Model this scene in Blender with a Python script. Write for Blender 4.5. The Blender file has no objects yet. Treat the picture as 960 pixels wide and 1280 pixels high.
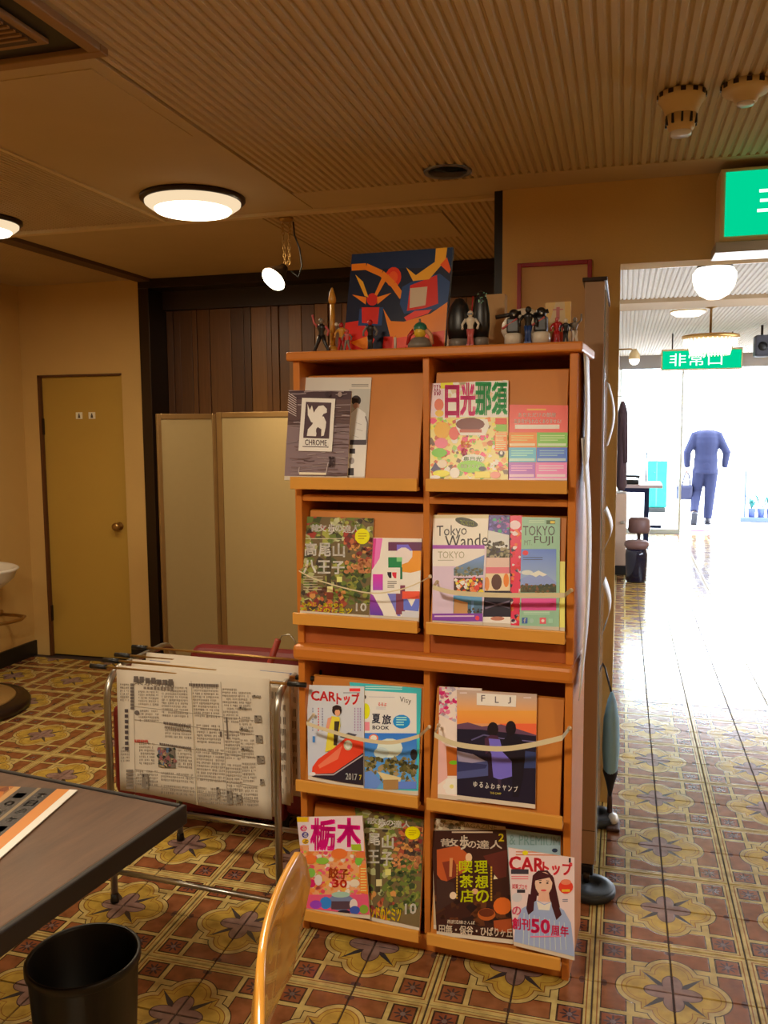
import bpy, bmesh, math, random
from mathutils import Vector, Matrix
random.seed(7)
SC = bpy.context.scene
COL = SC.collection
PI = math.pi

# ------------------------------------------------------------------ camera
F_PX, PITCH, YAW, ROLL = 1073.64, 0.1012, 0.2704, -0.0076
EYE = Vector((0, 0, 1.6))
_fw = Vector((-math.sin(YAW)*math.cos(PITCH), math.cos(YAW)*math.cos(PITCH), -math.sin(PITCH)))
_rt = Vector((math.cos(YAW), math.sin(YAW), 0)); _up = _rt.cross(_fw)
_c, _s = math.cos(ROLL), math.sin(ROLL)
CR, CU = _c*_rt + _s*_up, -_s*_rt + _c*_up
cam_d = bpy.data.cameras.new('camera'); cam = bpy.data.objects.new('camera', cam_d); COL.objects.link(cam)
cam_d.sensor_fit = 'VERTICAL'; cam_d.sensor_height = 36; cam_d.lens = F_PX/1280*36
cam_d.clip_start = .05; cam_d.clip_end = 200
cam.matrix_world = Matrix(((CR.x, CU.x, -_fw.x, 0), (CR.y, CU.y, -_fw.y, 0), (CR.z, CU.z, -_fw.z, EYE.z), (0, 0, 0, 1)))
SC.camera = cam

# ------------------------------------------------------------------ world, daylight, exposure
W = bpy.data.worlds.new('sky'); SC.world = W; W.use_nodes = True
wn = W.node_tree.nodes; wn['Background'].inputs[0].default_value = (.80, .88, 1.0, 1); wn['Background'].inputs[1].default_value = 18.0
SC.view_settings.view_transform = 'Standard'; SC.view_settings.look = 'None'
SC.view_settings.exposure = 0.0; SC.view_settings.gamma = 1.0; SC.view_settings.use_curve_mapping = False
SC.cycles.use_denoising = True
SC.cycles.max_bounces = 8; SC.cycles.diffuse_bounces = 4; SC.cycles.glossy_bounces = 4
SC.cycles.sample_clamp_indirect = 6.0

def area(name, loc, size, power, color, rot=(0, 0, 0), shape='DISK', size_y=None, portal=False):
    l = bpy.data.lights.new(name, 'AREA'); l.shape = shape; l.size = size
    if size_y: l.size_y = size_y
    l.energy = power; l.color = color
    o = bpy.data.objects.new(name, l); o.location = loc; o.rotation_euler = rot; COL.objects.link(o)
    if portal: l.cycles.is_portal = True
    return o
WARM = (1.0, .80, .54)
# daylight comes in through the glazed entrance at the end of the corridor
area('corridor_window_portal', (2.41, 6.6, 1.5), 3.2, 1, (1, 1, 1), (PI/2, 0, PI/2), 'RECTANGLE', 1.0, True)
area('entrance_daylight_portal', (1.12, 13.0, 1.18), 2.3, 1, (1, 1, 1), (-PI/2, 0, 0), 'RECTANGLE', 2.36, True)

# ------------------------------------------------------------------ colour and materials
def lin(c):
    c = c/255.0
    return c/12.92 if c <= .04045 else ((c+.055)/1.055)**2.4
def rgb(r, g, b): return (lin(r), lin(g), lin(b), 1)
MATS = {}
def mat(name, col, rough=.5, metal=0, coat=0, noise=0, nscale=20, bump=0, bscale=60, spec=.5, stretch=None, emit=0, trans=0):
    m = bpy.data.materials.new(name); m.use_nodes = True; nt = m.node_tree; b = nt.nodes['Principled BSDF']
    c = rgb(*col); b.inputs['Base Color'].default_value = c
    b.inputs['Roughness'].default_value = rough; b.inputs['Metallic'].default_value = metal
    b.inputs['Coat Weight'].default_value = coat; b.inputs['Specular IOR Level'].default_value = spec
    if trans: b.inputs['Transmission Weight'].default_value = trans
    if emit:
        b.inputs['Emission Color'].default_value = c; b.inputs['Emission Strength'].default_value = emit
    if noise or bump:
        tc = nt.nodes.new('ShaderNodeTexCoord'); mp = nt.nodes.new('ShaderNodeMapping')
        nt.links.new(tc.outputs['Object'], mp.inputs[0])
        if stretch: mp.inputs['Scale'].default_value = stretch
    if noise:
        n = nt.nodes.new('ShaderNodeTexNoise'); n.inputs['Scale'].default_value = nscale; n.inputs['Detail'].default_value = 4
        nt.links.new(mp.outputs[0], n.inputs[0])
        mx = nt.nodes.new('ShaderNodeMix'); mx.data_type = 'RGBA'
        mx.inputs[6].default_value = tuple(v*(1-noise) for v in c[:3])+(1,); mx.inputs[7].default_value = tuple(min(1, v*(1+noise)) for v in c[:3])+(1,)
        nt.links.new(n.outputs[0], mx.inputs[0]); nt.links.new(mx.outputs[2], b.inputs['Base Color'])
    if bump:
        n2 = nt.nodes.new('ShaderNodeTexNoise'); n2.inputs['Scale'].default_value = bscale; n2.inputs['Detail'].default_value = 3
        nt.links.new(mp.outputs[0], n2.inputs[0])
        bp = nt.nodes.new('ShaderNodeBump'); bp.inputs['Strength'].default_value = bump; bp.inputs['Distance'].default_value = .004
        nt.links.new(n2.outputs[0], bp.inputs['Height']); nt.links.new(bp.outputs[0], b.inputs['Normal'])
    MATS[name] = m
    return m
def emat(name, col, strength):
    m = bpy.data.materials.new(name); m.use_nodes = True; nt = m.node_tree; nt.nodes.clear()
    e = nt.nodes.new('ShaderNodeEmission'); e.inputs[0].default_value = rgb(*col); e.inputs[1].default_value = strength
    o = nt.nodes.new('ShaderNodeOutputMaterial'); nt.links.new(e.outputs[0], o.inputs[0]); return m

WALL = mat('wall_paint', (206, 170, 104), .75, noise=.05, nscale=6, bump=.25, bscale=180)
CEIL = mat('ceiling_board', (192, 168, 126), .8, noise=.06, nscale=5)
CEIL2 = mat('ceiling_corridor', (214, 212, 208), .8)
BLACK = mat('black_paint', (18, 17, 18), .4)
DARK = mat('dark_bronze', (52, 38, 26), .3, metal=.5)
DOORM = mat('door_paint', (186, 150, 66), .5, noise=.04, nscale=4)
TRIMM = mat('pale_trim', (215, 190, 140), .6)
ORANGE = mat('rack_laminate', (208, 126, 46), .42, noise=.10, nscale=5, stretch=(1, 1, 6), bump=.05, bscale=90)
ORANGEL = mat('rack_lip', (228, 164, 72), .4, noise=.08, nscale=6)
PANELM = mat('rack_panel', (210, 134, 52), .5, noise=.06, nscale=8)
CAVITY = mat('rack_back', (176, 94, 42), .6)
CHROME = mat('dull_chrome', (176, 174, 168), .32, metal=1)
BRASS = mat('worn_brass', (176, 140, 82), .35, metal=.9, noise=.15, nscale=12)
SCREEN = mat('screen_panel', (150, 130, 88), .55, noise=.04, nscale=30)
RED = mat('red_vinyl', (104, 8, 14), .5)
PAPER = mat('newsprint', (226, 218, 204), .8, noise=.03, nscale=20)
WHITE = mat('white_ceramic', (235, 230, 220), .25)
BIN = mat('bin_plastic', (16, 14, 14), .45)
CREAM = mat('cream_plastic', (214, 186, 134), .5)
PANELBD = mat('panel_laminate', (172, 142, 112), .55, noise=.05, nscale=10)
NAVY = mat('navy_suit', (18, 26, 62), .85)
SKIN = mat('skin', (226, 180, 150), .6)

# ------------------------------------------------------------------ mesh builder
class MB:
    def __init__(s): s.v = []; s.f = []; s.sm = []; s.m = []
    def add(s, vs, fs, smooth=False, mi=0, M=None):
        n = len(s.v)
        for p in vs:
            p = Vector(p)
            s.v.append(tuple(M @ p if M is not None else p))
        for f in fs: s.f.append([n+i for i in f]); s.sm.append(smooth); s.m.append(mi)
        return s
    def box(s, x0, y0, z0, x1, y1, z1, M=None, mi=0):
        v = [(x0, y0, z0), (x1, y0, z0), (x1, y1, z0), (x0, y1, z0), (x0, y0, z1), (x1, y0, z1), (x1, y1, z1), (x0, y1, z1)]
        return s.add(v, [(0, 3, 2, 1), (4, 5, 6, 7), (0, 1, 5, 4), (1, 2, 6, 5), (2, 3, 7, 6), (3, 0, 4, 7)], M=M, mi=mi)
    def lathe(s, prof, c=(0, 0, 0), n=24, axis='z', M=None, cap=True, sx=1, sy=1):
        vs = []
        for r, z in prof:
            for k in range(n):
                a = 2*PI*k/n; vs.append((c[0]+r*math.cos(a)*sx, c[1]+r*math.sin(a)*sy, c[2]+z))
        fs = []
        for j in range(len(prof)-1):
            for k in range(n):
                a, b = j*n+k, j*n+(k+1) % n; fs.append((a, b, b+n, a+n))
        if cap: fs.append(tuple(range(n))[::-1]); fs.append(tuple((len(prof)-1)*n+k for k in range(n)))
        return s.add(vs, fs, True, M=M)
    def tube(s, path, r, n=10, closed=False, flat=1.0):
        P = [Vector(p) for p in path]; N = len(P); vs = []; fs = []
        rs = r if isinstance(r, (list, tuple)) else [r]*N
        prev = None
        for i in range(N):
            if closed: t = P[(i+1) % N]-P[i-1]
            else: t = P[min(i+1, N-1)]-P[max(i-1, 0)]
            t.normalize()
            u = t.cross(Vector((0, 0, 1))) if prev is None else prev - t*prev.dot(t)
            if u.length < 1e-4: u = t.cross(Vector((0, 1, 0)))
            u.normalize(); prev = u; w = t.cross(u)
            for k in range(n):
                a = 2*PI*k/n; vs.append(P[i]+(u*math.cos(a)+w*math.sin(a)*flat)*rs[i])
        for i in range(N if closed else N-1):
            for k in range(n):
                a, b = i*n+k, i*n+(k+1) % n; c, d = ((i+1) % N)*n+k, ((i+1) % N)*n+(k+1) % n
                fs.append((a, b, d, c))
        if not closed: fs.append(tuple(range(n))[::-1]); fs.append(tuple((N-1)*n+k for k in range(n)))
        return s.add(vs, fs, True)
    def ball(s, c, r, n=14, m=9, sq=(1, 1, 1), M=None):
        prof = [(max(1e-4, math.sin(PI*j/m)), -math.cos(PI*j/m)) for j in range(m+1)]
        vs = []
        for rr, z in prof:
            for k in range(n):
                a = 2*PI*k/n; vs.append((c[0]+r*rr*math.cos(a)*sq[0], c[1]+r*rr*math.sin(a)*sq[1], c[2]+r*z*sq[2]))
        fs = [(j*n+k, j*n+(k+1) % n, (j+1)*n+(k+1) % n, (j+1)*n+k) for j in range(m) for k in range(n)]
        return s.add(vs, fs, True, M=M)
    def prism(s, pts, z0, z1, M=None):
        n = len(pts); v = [(x, y, z0) for x, y in pts]+[(x, y, z1) for x, y in pts]
        return s.add(v, [tuple(range(n))[::-1], tuple(range(n, 2*n))]+[(i, (i+1) % n, n+(i+1) % n, n+i) for i in range(n)], M=M)
    def build(s, name, material, parent=None, loc=(0, 0, 0), rz=0, bevel=0, seg=2):
        me = bpy.data.meshes.new(name); me.from_pydata(s.v, [], s.f)
        for p, q, mi in zip(me.polygons, s.sm, s.m): p.use_smooth = q; p.material_index = mi
        for mm in (material if isinstance(material, (list, tuple)) else [material]): me.materials.append(mm)
        me.validate()
        bm = bmesh.new(); bm.from_mesh(me); bmesh.ops.recalc_face_normals(bm, faces=bm.faces); bm.to_mesh(me); bm.free()
        o = bpy.data.objects.new(name, me); COL.objects.link(o); o.location = loc; o.rotation_euler = (0, 0, rz)
        if parent: o.parent = parent
        if bevel:
            b = o.modifiers.new('bevel', 'BEVEL'); b.width = bevel; b.segments = seg; b.limit_method = 'ANGLE'
        return o
def box(name, m, a, b, parent=None, bevel=0): return MB().box(*a, *b).build(name, m, parent, bevel=bevel)
def empty(name, loc=(0, 0, 0), rz=0):
    o = bpy.data.objects.new(name, None); COL.objects.link(o); o.location = loc; o.rotation_euler = (0, 0, rz); o.empty_display_size = .1; return o
def tag(o, label, cat, group=None):
    o['label'] = label; o['category'] = cat
    if group: o['group'] = group
    return o
def struct(o): o['kind'] = 'structure'; return o

# ------------------------------------------------------------------ flat print: coloured polygons laid on a surface
def print_mat():
    m = bpy.data.materials.new('printed_ink'); m.use_nodes = True; nt = m.node_tree; b = nt.nodes['Principled BSDF']
    a = nt.nodes.new('ShaderNodeVertexColor'); a.layer_name = 'ink'
    nt.links.new(a.outputs[0], b.inputs['Base Color']); b.inputs['Roughness'].default_value = .32
    b.inputs['Specular IOR Level'].default_value = .35
    return m
INK = print_mat()
INKM = INK.copy(); INKM.name = 'printed_ink_matt'; INKM.node_tree.nodes['Principled BSDF'].inputs['Roughness'].default_value = .8
_tc = {}
def text_mesh(s, bold=0):
    bold = 0
    k = (s, bold)
    if k not in _tc:
        c = bpy.data.curves.new('t', 'FONT'); c.body = s; c.resolution_u = 2; c.offset = 0
        o = bpy.data.objects.new('t', c); COL.objects.link(o)
        me = bpy.data.meshes.new_from_object(o.evaluated_get(bpy.context.evaluated_depsgraph_get()))
        vs = [v.co.copy() for v in me.vertices]; fs = [tuple(p.vertices) for p in me.polygons]
        x0 = min(v.x for v in vs); x1 = max(v.x for v in vs); y0 = min(v.y for v in vs); y1 = max(v.y for v in vs)
        _tc[k] = ([((v.x-x0)/(x1-x0), (v.y-y0)/max(1e-6, y1-y0)) for v in vs], fs)
        bpy.data.objects.remove(o); bpy.data.curves.remove(c); bpy.data.meshes.remove(me)
    return _tc[k]
def homog(src):   # 4 source points (tl, tr, br, bl) -> unit square (0,0)(1,0)(1,1)(0,1), y down
    A = []
    for (x, y), (u, v) in zip(src, ((0, 0), (1, 0), (1, 1), (0, 1))):
        A.append([x, y, 1, 0, 0, 0, -u*x, -u*y, u]); A.append([0, 0, 0, x, y, 1, -v*x, -v*y, v])
    n = 8
    for i in range(n):
        p = max(range(i, n), key=lambda r: abs(A[r][i])); A[i], A[p] = A[p], A[i]
        for r in range(n):
            if r != i:
                k = A[r][i]/A[i][i]
                for c in range(i, n+1): A[r][c] -= k*A[i][c]
    h = [A[i][n]/A[i][i] for i in range(n)]
    return lambda x, y: ((h[0]*x+h[1]*y+h[2])/(h[6]*x+h[7]*y+1), (h[3]*x+h[4]*y+h[5])/(h[6]*x+h[7]*y+1))
def clip01(poly):
    for ax, val, sg in ((0, 0, 1), (0, 1, -1), (1, 0, 1), (1, 1, -1)):
        out = []
        for i in range(len(poly)):
            a, b = poly[i-1], poly[i]; da = (a[ax]-val)*sg; db = (b[ax]-val)*sg
            if (da >= 0) != (db >= 0):
                t = da/(da-db); out.append(tuple(a[k]+(b[k]-a[k])*t for k in range(len(a))))
            if db >= 0: out.append(b)
        poly = out
        if not poly: break
    return poly
class Art:
    """drawing in any flat coordinate frame given by its four corners; colours as ink"""
    K = (1.2, 1.24, 1.34)
    def __init__(s, quad, base, k=None):
        s.h = homog(quad); s.q = quad; s.p = []; s.layer = 1; s.k = k or s.K
        s.base = s.ink(base); s.poly(quad, base)
    def ink(s, c): return rgb(*[min(255, v*k) for v, k in zip(c, s.k)])
    def poly(s, pts, col, col2=None):
        """col2: colour at the lower end of a printed gradient"""
        P = [s.h(*p) for p in pts]
        if col2 is None: P = [(u, v)+s.ink(col)[:3] for u, v in P]
        else:
            lo = min(v for u, v in P); hi = max(v for u, v in P); a, b = s.ink(col), s.ink(col2)
            P = [(u, v)+tuple(a[k]+(b[k]-a[k])*((v-lo)/max(1e-6, hi-lo)) for k in range(3)) for u, v in P]
        P = clip01(P)
        if len(P) >= 3: s.p.append((P, s.layer))
        s.layer += 1; return s
    def rect(s, x0, y0, x1, y1, col, col2=None): return s.poly([(x0, y0), (x1, y0), (x1, y1), (x0, y1)], col, col2)
    def ell(s, cx, cy, rx, ry, col, n=14, rot=0):
        ca, sa = math.cos(rot), math.sin(rot)
        return s.poly([(cx+rx*math.cos(2*PI*k/n)*ca-ry*math.sin(2*PI*k/n)*sa, cy+rx*math.cos(2*PI*k/n)*sa+ry*math.sin(2*PI*k/n)*ca) for k in range(n)], col)
    def line(s, pts, w, col):
        for a, b in zip(pts, pts[1:]):
            d = Vector((b[0]-a[0], b[1]-a[1])); d.normalize(); nx, ny = -d.y*w/2, d.x*w/2
            s.poly([(a[0]+nx, a[1]+ny), (b[0]+nx, b[1]+ny), (b[0]-nx, b[1]-ny), (a[0]-nx, a[1]-ny)], col); s.layer -= 1
        s.layer += 1; return s
    def text(s, t, x0, y0, x1, y1, col, bold=.02, dy=0):
        """dy: drop of the right end, for a line of type that runs downhill"""
        vs, fs = text_mesh(t); c = s.ink(col)[:3]; k = bold*.42*(y1-y0) if bold >= .03 else 0
        for sx, sy in (((-k, -k), (k, -k), (k, k), (-k, k)) if k else ((0, 0),)):
            Q = [s.h(x0+k+u*(x1-x0-2*k)+sx, y1-k-v*(y1-y0-2*k)+dy*u+sy) for u, v in vs]
            for f in fs:
                P = clip01([(Q[i][0], Q[i][1])+c for i in f])
                if len(P) >= 3: s.p.append((P, s.layer))
        s.layer += 1; return s
    def blobs(s, x0, y0, x1, y1, cols, n, r0, r1, seed=1):
        R = random.Random(seed)
        for i in range(n):
            cx, cy = R.uniform(x0, x1), R.uniform(y0, y1); r = R.uniform(r0, r1); k = R.randint(4, 7); a0 = R.uniform(0, 6)
            s.poly([(cx+r*R.uniform(.6, 1.2)*math.cos(a0+2*PI*j/k), cy+r*R.uniform(.5, 1.1)*math.sin(a0+2*PI*j/k)) for j in range(k)], R.choice(cols)); s.layer -= 1
            if i % 30 == 29: s.layer += 1
        s.layer += 1; return s
    def lines(s, x0, y0, x1, y1, n, col, th=.45, seed=2):
        """small body type drawn as bars"""
        R = random.Random(seed); h = (y1-y0)/n
        for i in range(n): s.rect(x0, y0+i*h, x0+(x1-x0)*R.uniform(.7, 1), y0+i*h+h*th, col); s.layer -= 1
        s.layer += 1; return s
    def mesh(s, name, fn, parent, gap=6e-5, matt=False):
        """fn(u, v, lift) -> 3D point"""
        V = []; F = []; C = []
        for P, L in s.p:
            n = len(V)
            for q in P: V.append(tuple(fn(q[0], q[1], gap*L))); C.append(tuple(q[2:5])+(1,))
            F.append(tuple(range(n, n+len(P))))
        me = bpy.data.meshes.new(name); me.from_pydata(V, [], F); a = me.color_attributes.new('ink', 'FLOAT_COLOR', 'POINT')
        a.data.foreach_set('color', [x for c in C for x in c]); me.materials.append(INKM if matt else INK)
        o = bpy.data.objects.new(name, me); COL.objects.link(o); o.parent = parent; return o
def plane_fn(O, U, V, N):
    O, U, V, N = Vector(O), Vector(U), Vector(V), Vector(N)
    return lambda u, v, l: O+U*u+V*v+N*l
# ------------------------------------------------------------------ floor
GX, GY, T = -.0508, 2.6210, .2191
def tile_mat():
    m = bpy.data.materials.new('glazed_floor_tile'); m.use_nodes = True; nt = m.node_tree; N, L = nt.nodes, nt.links; b = N['Principled BSDF']
    g = N.new('ShaderNodeNewGeometry'); sp = N.new('ShaderNodeSeparateXYZ'); L.new(g.outputs['Position'], sp.inputs[0])
    def M(op, a, b2=None, c=None):
        n = N.new('ShaderNodeMath'); n.operation = op
        for i, v in enumerate((a, b2, c)):
            if v is None: continue
            if isinstance(v, (int, float)): n.inputs[i].default_value = v
            else: L.new(v, n.inputs[i])
        return n.outputs[0]
    def fold(o, g0):  # 0 at a medallion centre, 1 on the band joint
        t = M('DIVIDE', M('SUBTRACT', o, g0+T), 2*T)
        return M('MULTIPLY', M('ABSOLUTE', M('SUBTRACT', M('FRACT', M('ADD', t, .5)), .5)), 2)
    a, bb = fold(sp.outputs[0], GX), fold(sp.outputs[1], GY)
    mx, mn = M('MAXIMUM', a, bb), M('MINIMUM', a, bb)
    def within(v, c, h): return M('LESS_THAN', M('ABSOLUTE', M('SUBTRACT', v, c)), h)
    def length(x, y): return M('SQRT', M('ADD', M('MULTIPLY', x, x), M('MULTIPLY', y, y)))
    AND = lambda p, q: M('MULTIPLY', p, q)
    cur = [None]
    def layer(mask, col):
        n = N.new('ShaderNodeMix'); n.data_type = 'RGBA'
        if isinstance(mask, (int, float)): n.inputs[0].default_value = mask
        else: L.new(mask, n.inputs[0])
        if cur[0] is None: n.inputs[6].default_value = rgb(*col)
        else: L.new(cur[0], n.inputs[6])
        n.inputs[7].default_value = rgb(*col); cur[0] = n.outputs[2]
    YEL, CRE, TER, BRN, GREY = (196, 166, 76), (202, 182, 118), (146, 92, 58), (66, 48, 38), (124, 104, 104)
    layer(1.0, CRE)
    rect = AND(M('GREATER_THAN', mx, .575), M('LESS_THAN', mx, .9))
    layer(AND(rect, M('LESS_THAN', mn, .51)), BRN)
    layer(AND(AND(M('GREATER_THAN', mx, .59), M('LESS_THAN', mx, .885)), M('LESS_THAN', mn, .495)), TER)
    corner = AND(AND(M('GREATER_THAN', mn, .575), M('LESS_THAN', mx, .9)), 1)
    layer(corner, BRN)
    c2 = AND(M('GREATER_THAN', mn, .6), M('LESS_THAN', mx, .875)); layer(c2, (142, 82, 54))
    # small eight-petal flower in each corner square
    px, py = M('SUBTRACT', mx, .7375), M('SUBTRACT', mn, .7375)
    r = length(px, py); ang = M('ARCTAN2', py, px)
    layer(AND(c2, M('LESS_THAN', r, M('ADD', .075, M('MULTIPLY', .045, M('COSINE', M('MULTIPLY', ang, 8)))))), (70, 54, 58))
    layer(M('LESS_THAN', r, .035), GREY)
    # small motif on the joint between edge rectangles
    layer(M('LESS_THAN', length(M('SUBTRACT', mx, .86), M('MULTIPLY', mn, .6)), .04), (96, 66, 56))
    # band edge lines
    layer(within(mx, .935, .008), (150, 96, 46))
    # medallion
    d = M('MINIMUM', M('SUBTRACT', mx, .46), M('SUBTRACT', length(M('SUBTRACT', mx, .37), mn), .33))
    layer(M('LESS_THAN', d, .022), BRN); layer(M('LESS_THAN', d, .008), CRE)
    layer(M('LESS_THAN', d, -.055), (140, 92, 50)); layer(M('LESS_THAN', d, -.068), YEL)
    layer(M('LESS_THAN', d, -.115), (150, 100, 52)); layer(M('LESS_THAN', d, -.124), YEL)
    # leaves on the diagonals, petals on the axes
    sm = M('ADD', mx, mn); lw = M('SUBTRACT', .055, M('MULTIPLY', .13, M('ABSOLUTE', M('SUBTRACT', sm, .36))))
    layer(M('LESS_THAN', M('SUBTRACT', mx, mn), lw), (66, 62, 66))
    def petal(s): return M('LESS_THAN', length(M('DIVIDE', M('SUBTRACT', mx, .18), .175*s), M('DIVIDE', mn, .125*s)), 1)
    layer(petal(1.06), (82, 62, 66)); layer(petal(.97), (150, 122, 116))
    layer(within(mn, 0, .008) if False else AND(within(mx, .19, .12), M('LESS_THAN', mn, .012)), (104, 82, 84))
    # glaze mottling
    no = N.new('ShaderNodeTexNoise'); no.inputs['Scale'].default_value = 22; no.inputs['Detail'].default_value = 5; L.new(g.outputs['Position'], no.inputs[0])
    mm = N.new('ShaderNodeMix'); mm.data_type = 'RGBA'; mm.blend_type = 'MULTIPLY'; mm.inputs[0].default_value = 1
    cr = N.new('ShaderNodeValToRGB'); cr.color_ramp.elements[0].position = .3; cr.color_ramp.elements[0].color = (.62, .58, .55, 1); cr.color_ramp.elements[1].position = .65; cr.color_ramp.elements[1].color = (1, 1, 1, 1)
    L.new(no.outputs[0], cr.inputs[0]); L.new(cur[0], mm.inputs[6]); L.new(cr.outputs[0], mm.inputs[7]); L.new(mm.outputs[2], b.inputs['Base Color'])
    n2 = N.new('ShaderNodeTexNoise'); n2.inputs['Scale'].default_value = 38; n2.inputs['Detail'].default_value = 2; L.new(g.outputs['Position'], n2.inputs[0])
    emb = N.new('ShaderNodeRGBToBW'); L.new(cur[0], emb.inputs[0])
    hh = M('ADD', M('MULTIPLY', n2.outputs[0], .6), M('MULTIPLY', emb.outputs[0], .5))
    bp = N.new('ShaderNodeBump'); bp.inputs['Strength'].default_value = .5; bp.inputs['Distance'].default_value = .003; L.new(hh, bp.inputs['Height']); L.new(bp.outputs[0], b.inputs['Normal'])
    b.inputs['Roughness'].default_value = .17; b.inputs['Specular IOR Level'].default_value = .5
    return m
TILE = tile_mat(); GROUT = mat('grout', (58, 42, 34), .85)
XR, YB, YE = 2.4, -3.0, 13.0
floor = struct(box('floor', GROUT, (-4.1, YB, -.12), (XR, YE, -.003)))
gap = .0015
tm = MB(); h = T/2-gap
tm.add([(-h, -h, -.004), (h, -h, -.004), (h, h, -.004), (-h, h, -.004), (-h+.002, -h+.002, 0), (h-.002, -h+.002, 0), (h-.002, h-.002, 0), (-h+.002, h-.002, 0)],
       [(4, 5, 6, 7), (0, 1, 5, 4), (1, 2, 6, 5), (2, 3, 7, 6), (3, 0, 4, 7)])
tiles = []
for i in range(-19, 12):
    for j in range(-26, 48):
        x, y = GX+(i+.5)*T, GY+(j+.5)*T
        if x < -4.0 or x > XR or y > YE-.1 or y < YB: continue
        if x < -.2 and y > 5.1: continue
        if x > 0 and False: continue
        v = Vector((x, y, 0))-EYE; z = v.dot(_fw); vis = False
        if z > .3:
            px, py = 480+F_PX*v.dot(CR)/z, 640-F_PX*v.dot(CU)/z
            vis = -60 < px < 1020 and 0 < py < 1340
        tiles.append((0 if vis else 1, v.length, x, y))
tiles.sort()
first = None; rest = MB()
for k, (nv, d_, x, y) in enumerate(tiles):
    if k < 300 and not nv:
        if first is None: first = tm.build('floor_tile', TILE, floor, (x, y, 0)); continue
        o = first.copy(); COL.objects.link(o); o.location = (x, y, 0)
    else: rest.add([(p[0]+x, p[1]+y, p[2]) for p in tm.v], tm.f)
o = rest.build('distant_floor_tiles', TILE, floor); o['kind'] = 'stuff'

# ------------------------------------------------------------------ ceiling
ZC = 2.55
ceil = struct(box('ceiling', CEIL, (-4.1, YB, ZC+.012), (XR, YE, ZC+.15)))
def ribs(name, x0, x1, y0, y1, m, pitch=.031, z=ZC, d=.008):
    n = max(1, round((x1-x0)/pitch)); p = (x1-x0)/n; vs = []; prof = ((0, d), (.18, d), (.34, 0), (.82, 0))
    xs = [(x0+(k+a)*p, z+b) for k in range(n) for a, b in prof]+[(x1, z+d)]
    for x, zz in xs: vs += [(x, y0, zz), (x, y1, zz)]
    return MB().add(vs, [(2*i, 2*i+1, 2*i+3, 2*i+2) for i in range(len(xs)-1)]).build(name, m, ceil)
ribs('ribbed_board', -1.33, XR, YB, 3.42, CEIL)
ribs('ribbed_board', -4.0, -2.07, YB, 3.68, CEIL, .02)
box('smooth_board', CEIL, (-1.33, 3.42, ZC-.001), (-.5, 3.68, ZC+.02), ceil)
box('smooth_board', CEIL, (-.5, 3.42, ZC-.001), (XR, 3.62, ZC+.02), ceil)
box('smooth_board', CEIL, (-2.05, 2.04, ZC-.001), (-1.335, 3.68, ZC+.02), ceil)
box('smooth_board', CEIL, (-2.05, YB, ZC-.001), (-1.335, 2.02, ZC+.02), ceil)
box('edge_strip', TRIMM, (-2.075, 1.9, ZC-.006), (-2.055, 3.69, ZC+.02), ceil)
box('edge_strip', TRIMM, (-4.0, 3.69, ZC-.012), (-.5, 3.73, ZC+.02), ceil)
box('smooth_board', CEIL, (-2.95, 3.74, ZC-.001), (-1.62, 5.08, ZC+.02), ceil)
ribs('ribbed_board', -1.62, -.52, 3.74, 5.2, CEIL)
ribs('ribbed_board', -4.0, -3.06, 3.74, 5.1, CEIL, .02)
box('edge_strip', mat('painted_step_shade', (96, 70, 42), .8), (-3.05, 3.74, ZC-.018), (-2.96, 5.08, ZC+.02), ceil)  # dark strip colour stands in for the shade along the ceiling step
box('access_panel', CEIL, (-1.22, 3.9, ZC-.006), (-.8, 4.4, ZC+.01), ceil)
box('access_panel', CEIL, (-1.74, 2.1, ZC-.0035), (-1.38, 2.66, ZC+.01), ceil)
ribs('ribbed_board', -.06, XR, 3.78, 7.05, CEIL2, .034)
ribs('ribbed_board', -.06, XR, 7.5, 12.9, CEIL2, .034)
box('ceiling_beam', mat('beam_paint', (176, 150, 116), .7), (-.06, 7.05, ZC-.03), (XR, 7.5, ZC+.02), ceil)

# ------------------------------------------------------------------ walls
YF = 5.08
struct(box('wall_left', WALL, (-4.1, YB, 0), (-3.98, YF+.12, ZC+.02)))
wf = empty('wall_far'); struct(wf)
box('wall_panel', WALL, (-3.98, YF, 1.95), (-3.05, YF+.14, ZC+.02), wf)
box('wall_panel', WALL, (-3.98, YF, 0), (-3.855, YF+.14, 1.95), wf)
box('wall_panel', WALL, (-3.206, YF, 0), (-3.05, YF+.14, 1.95), wf)
box('wall_panel', mat('recess_back', (60, 40, 28), .6), (-3.05, YF+.24, 0), (-.5, YF+.34, ZC+.02), wf)
ws = empty('wall_sign_side'); ws.name = 'wall_middle'; struct(ws)
box('wall_panel', WALL, (-.49, 3.62, 0), (-.02, 3.76, 2.228), ws)
box('wall_panel', WALL, (-.49, 3.62, 2.228), (XR, 3.76, ZC+.02), ws)
box('wall_panel', WALL, (-.49, 3.76, 0), (-.40, YF+.3, ZC+.02), ws)
struct(box('trim_1', BLACK, (-.525, 3.63, 0), (-.49, 3.70, ZC), None))
wr = struct(empty('wall_right')); W0, W1, Z0, Z1 = 5.0, 8.2, 1.0, 2.0
for a_, b_ in (((XR, YB, 0), (XR+.1, W0, ZC+.02)), ((XR, W1, 0), (XR+.1, YE, ZC+.02)), ((XR, W0, 0), (XR+.1, W1, Z0)), ((XR, W0, Z1), (XR+.1, W1, ZC+.02))): box('wall_panel', WALL, a_, b_, wr)
struct(box('wall_back', WALL, (-4.1, YB-.1, 0), (XR, YB, ZC+.02)))
struct(box('wall_corridor', mat('corridor_wall', (206, 196, 184), .7), (-.16, 3.76, 0), (-.06, YE, ZC+.02)))
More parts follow.
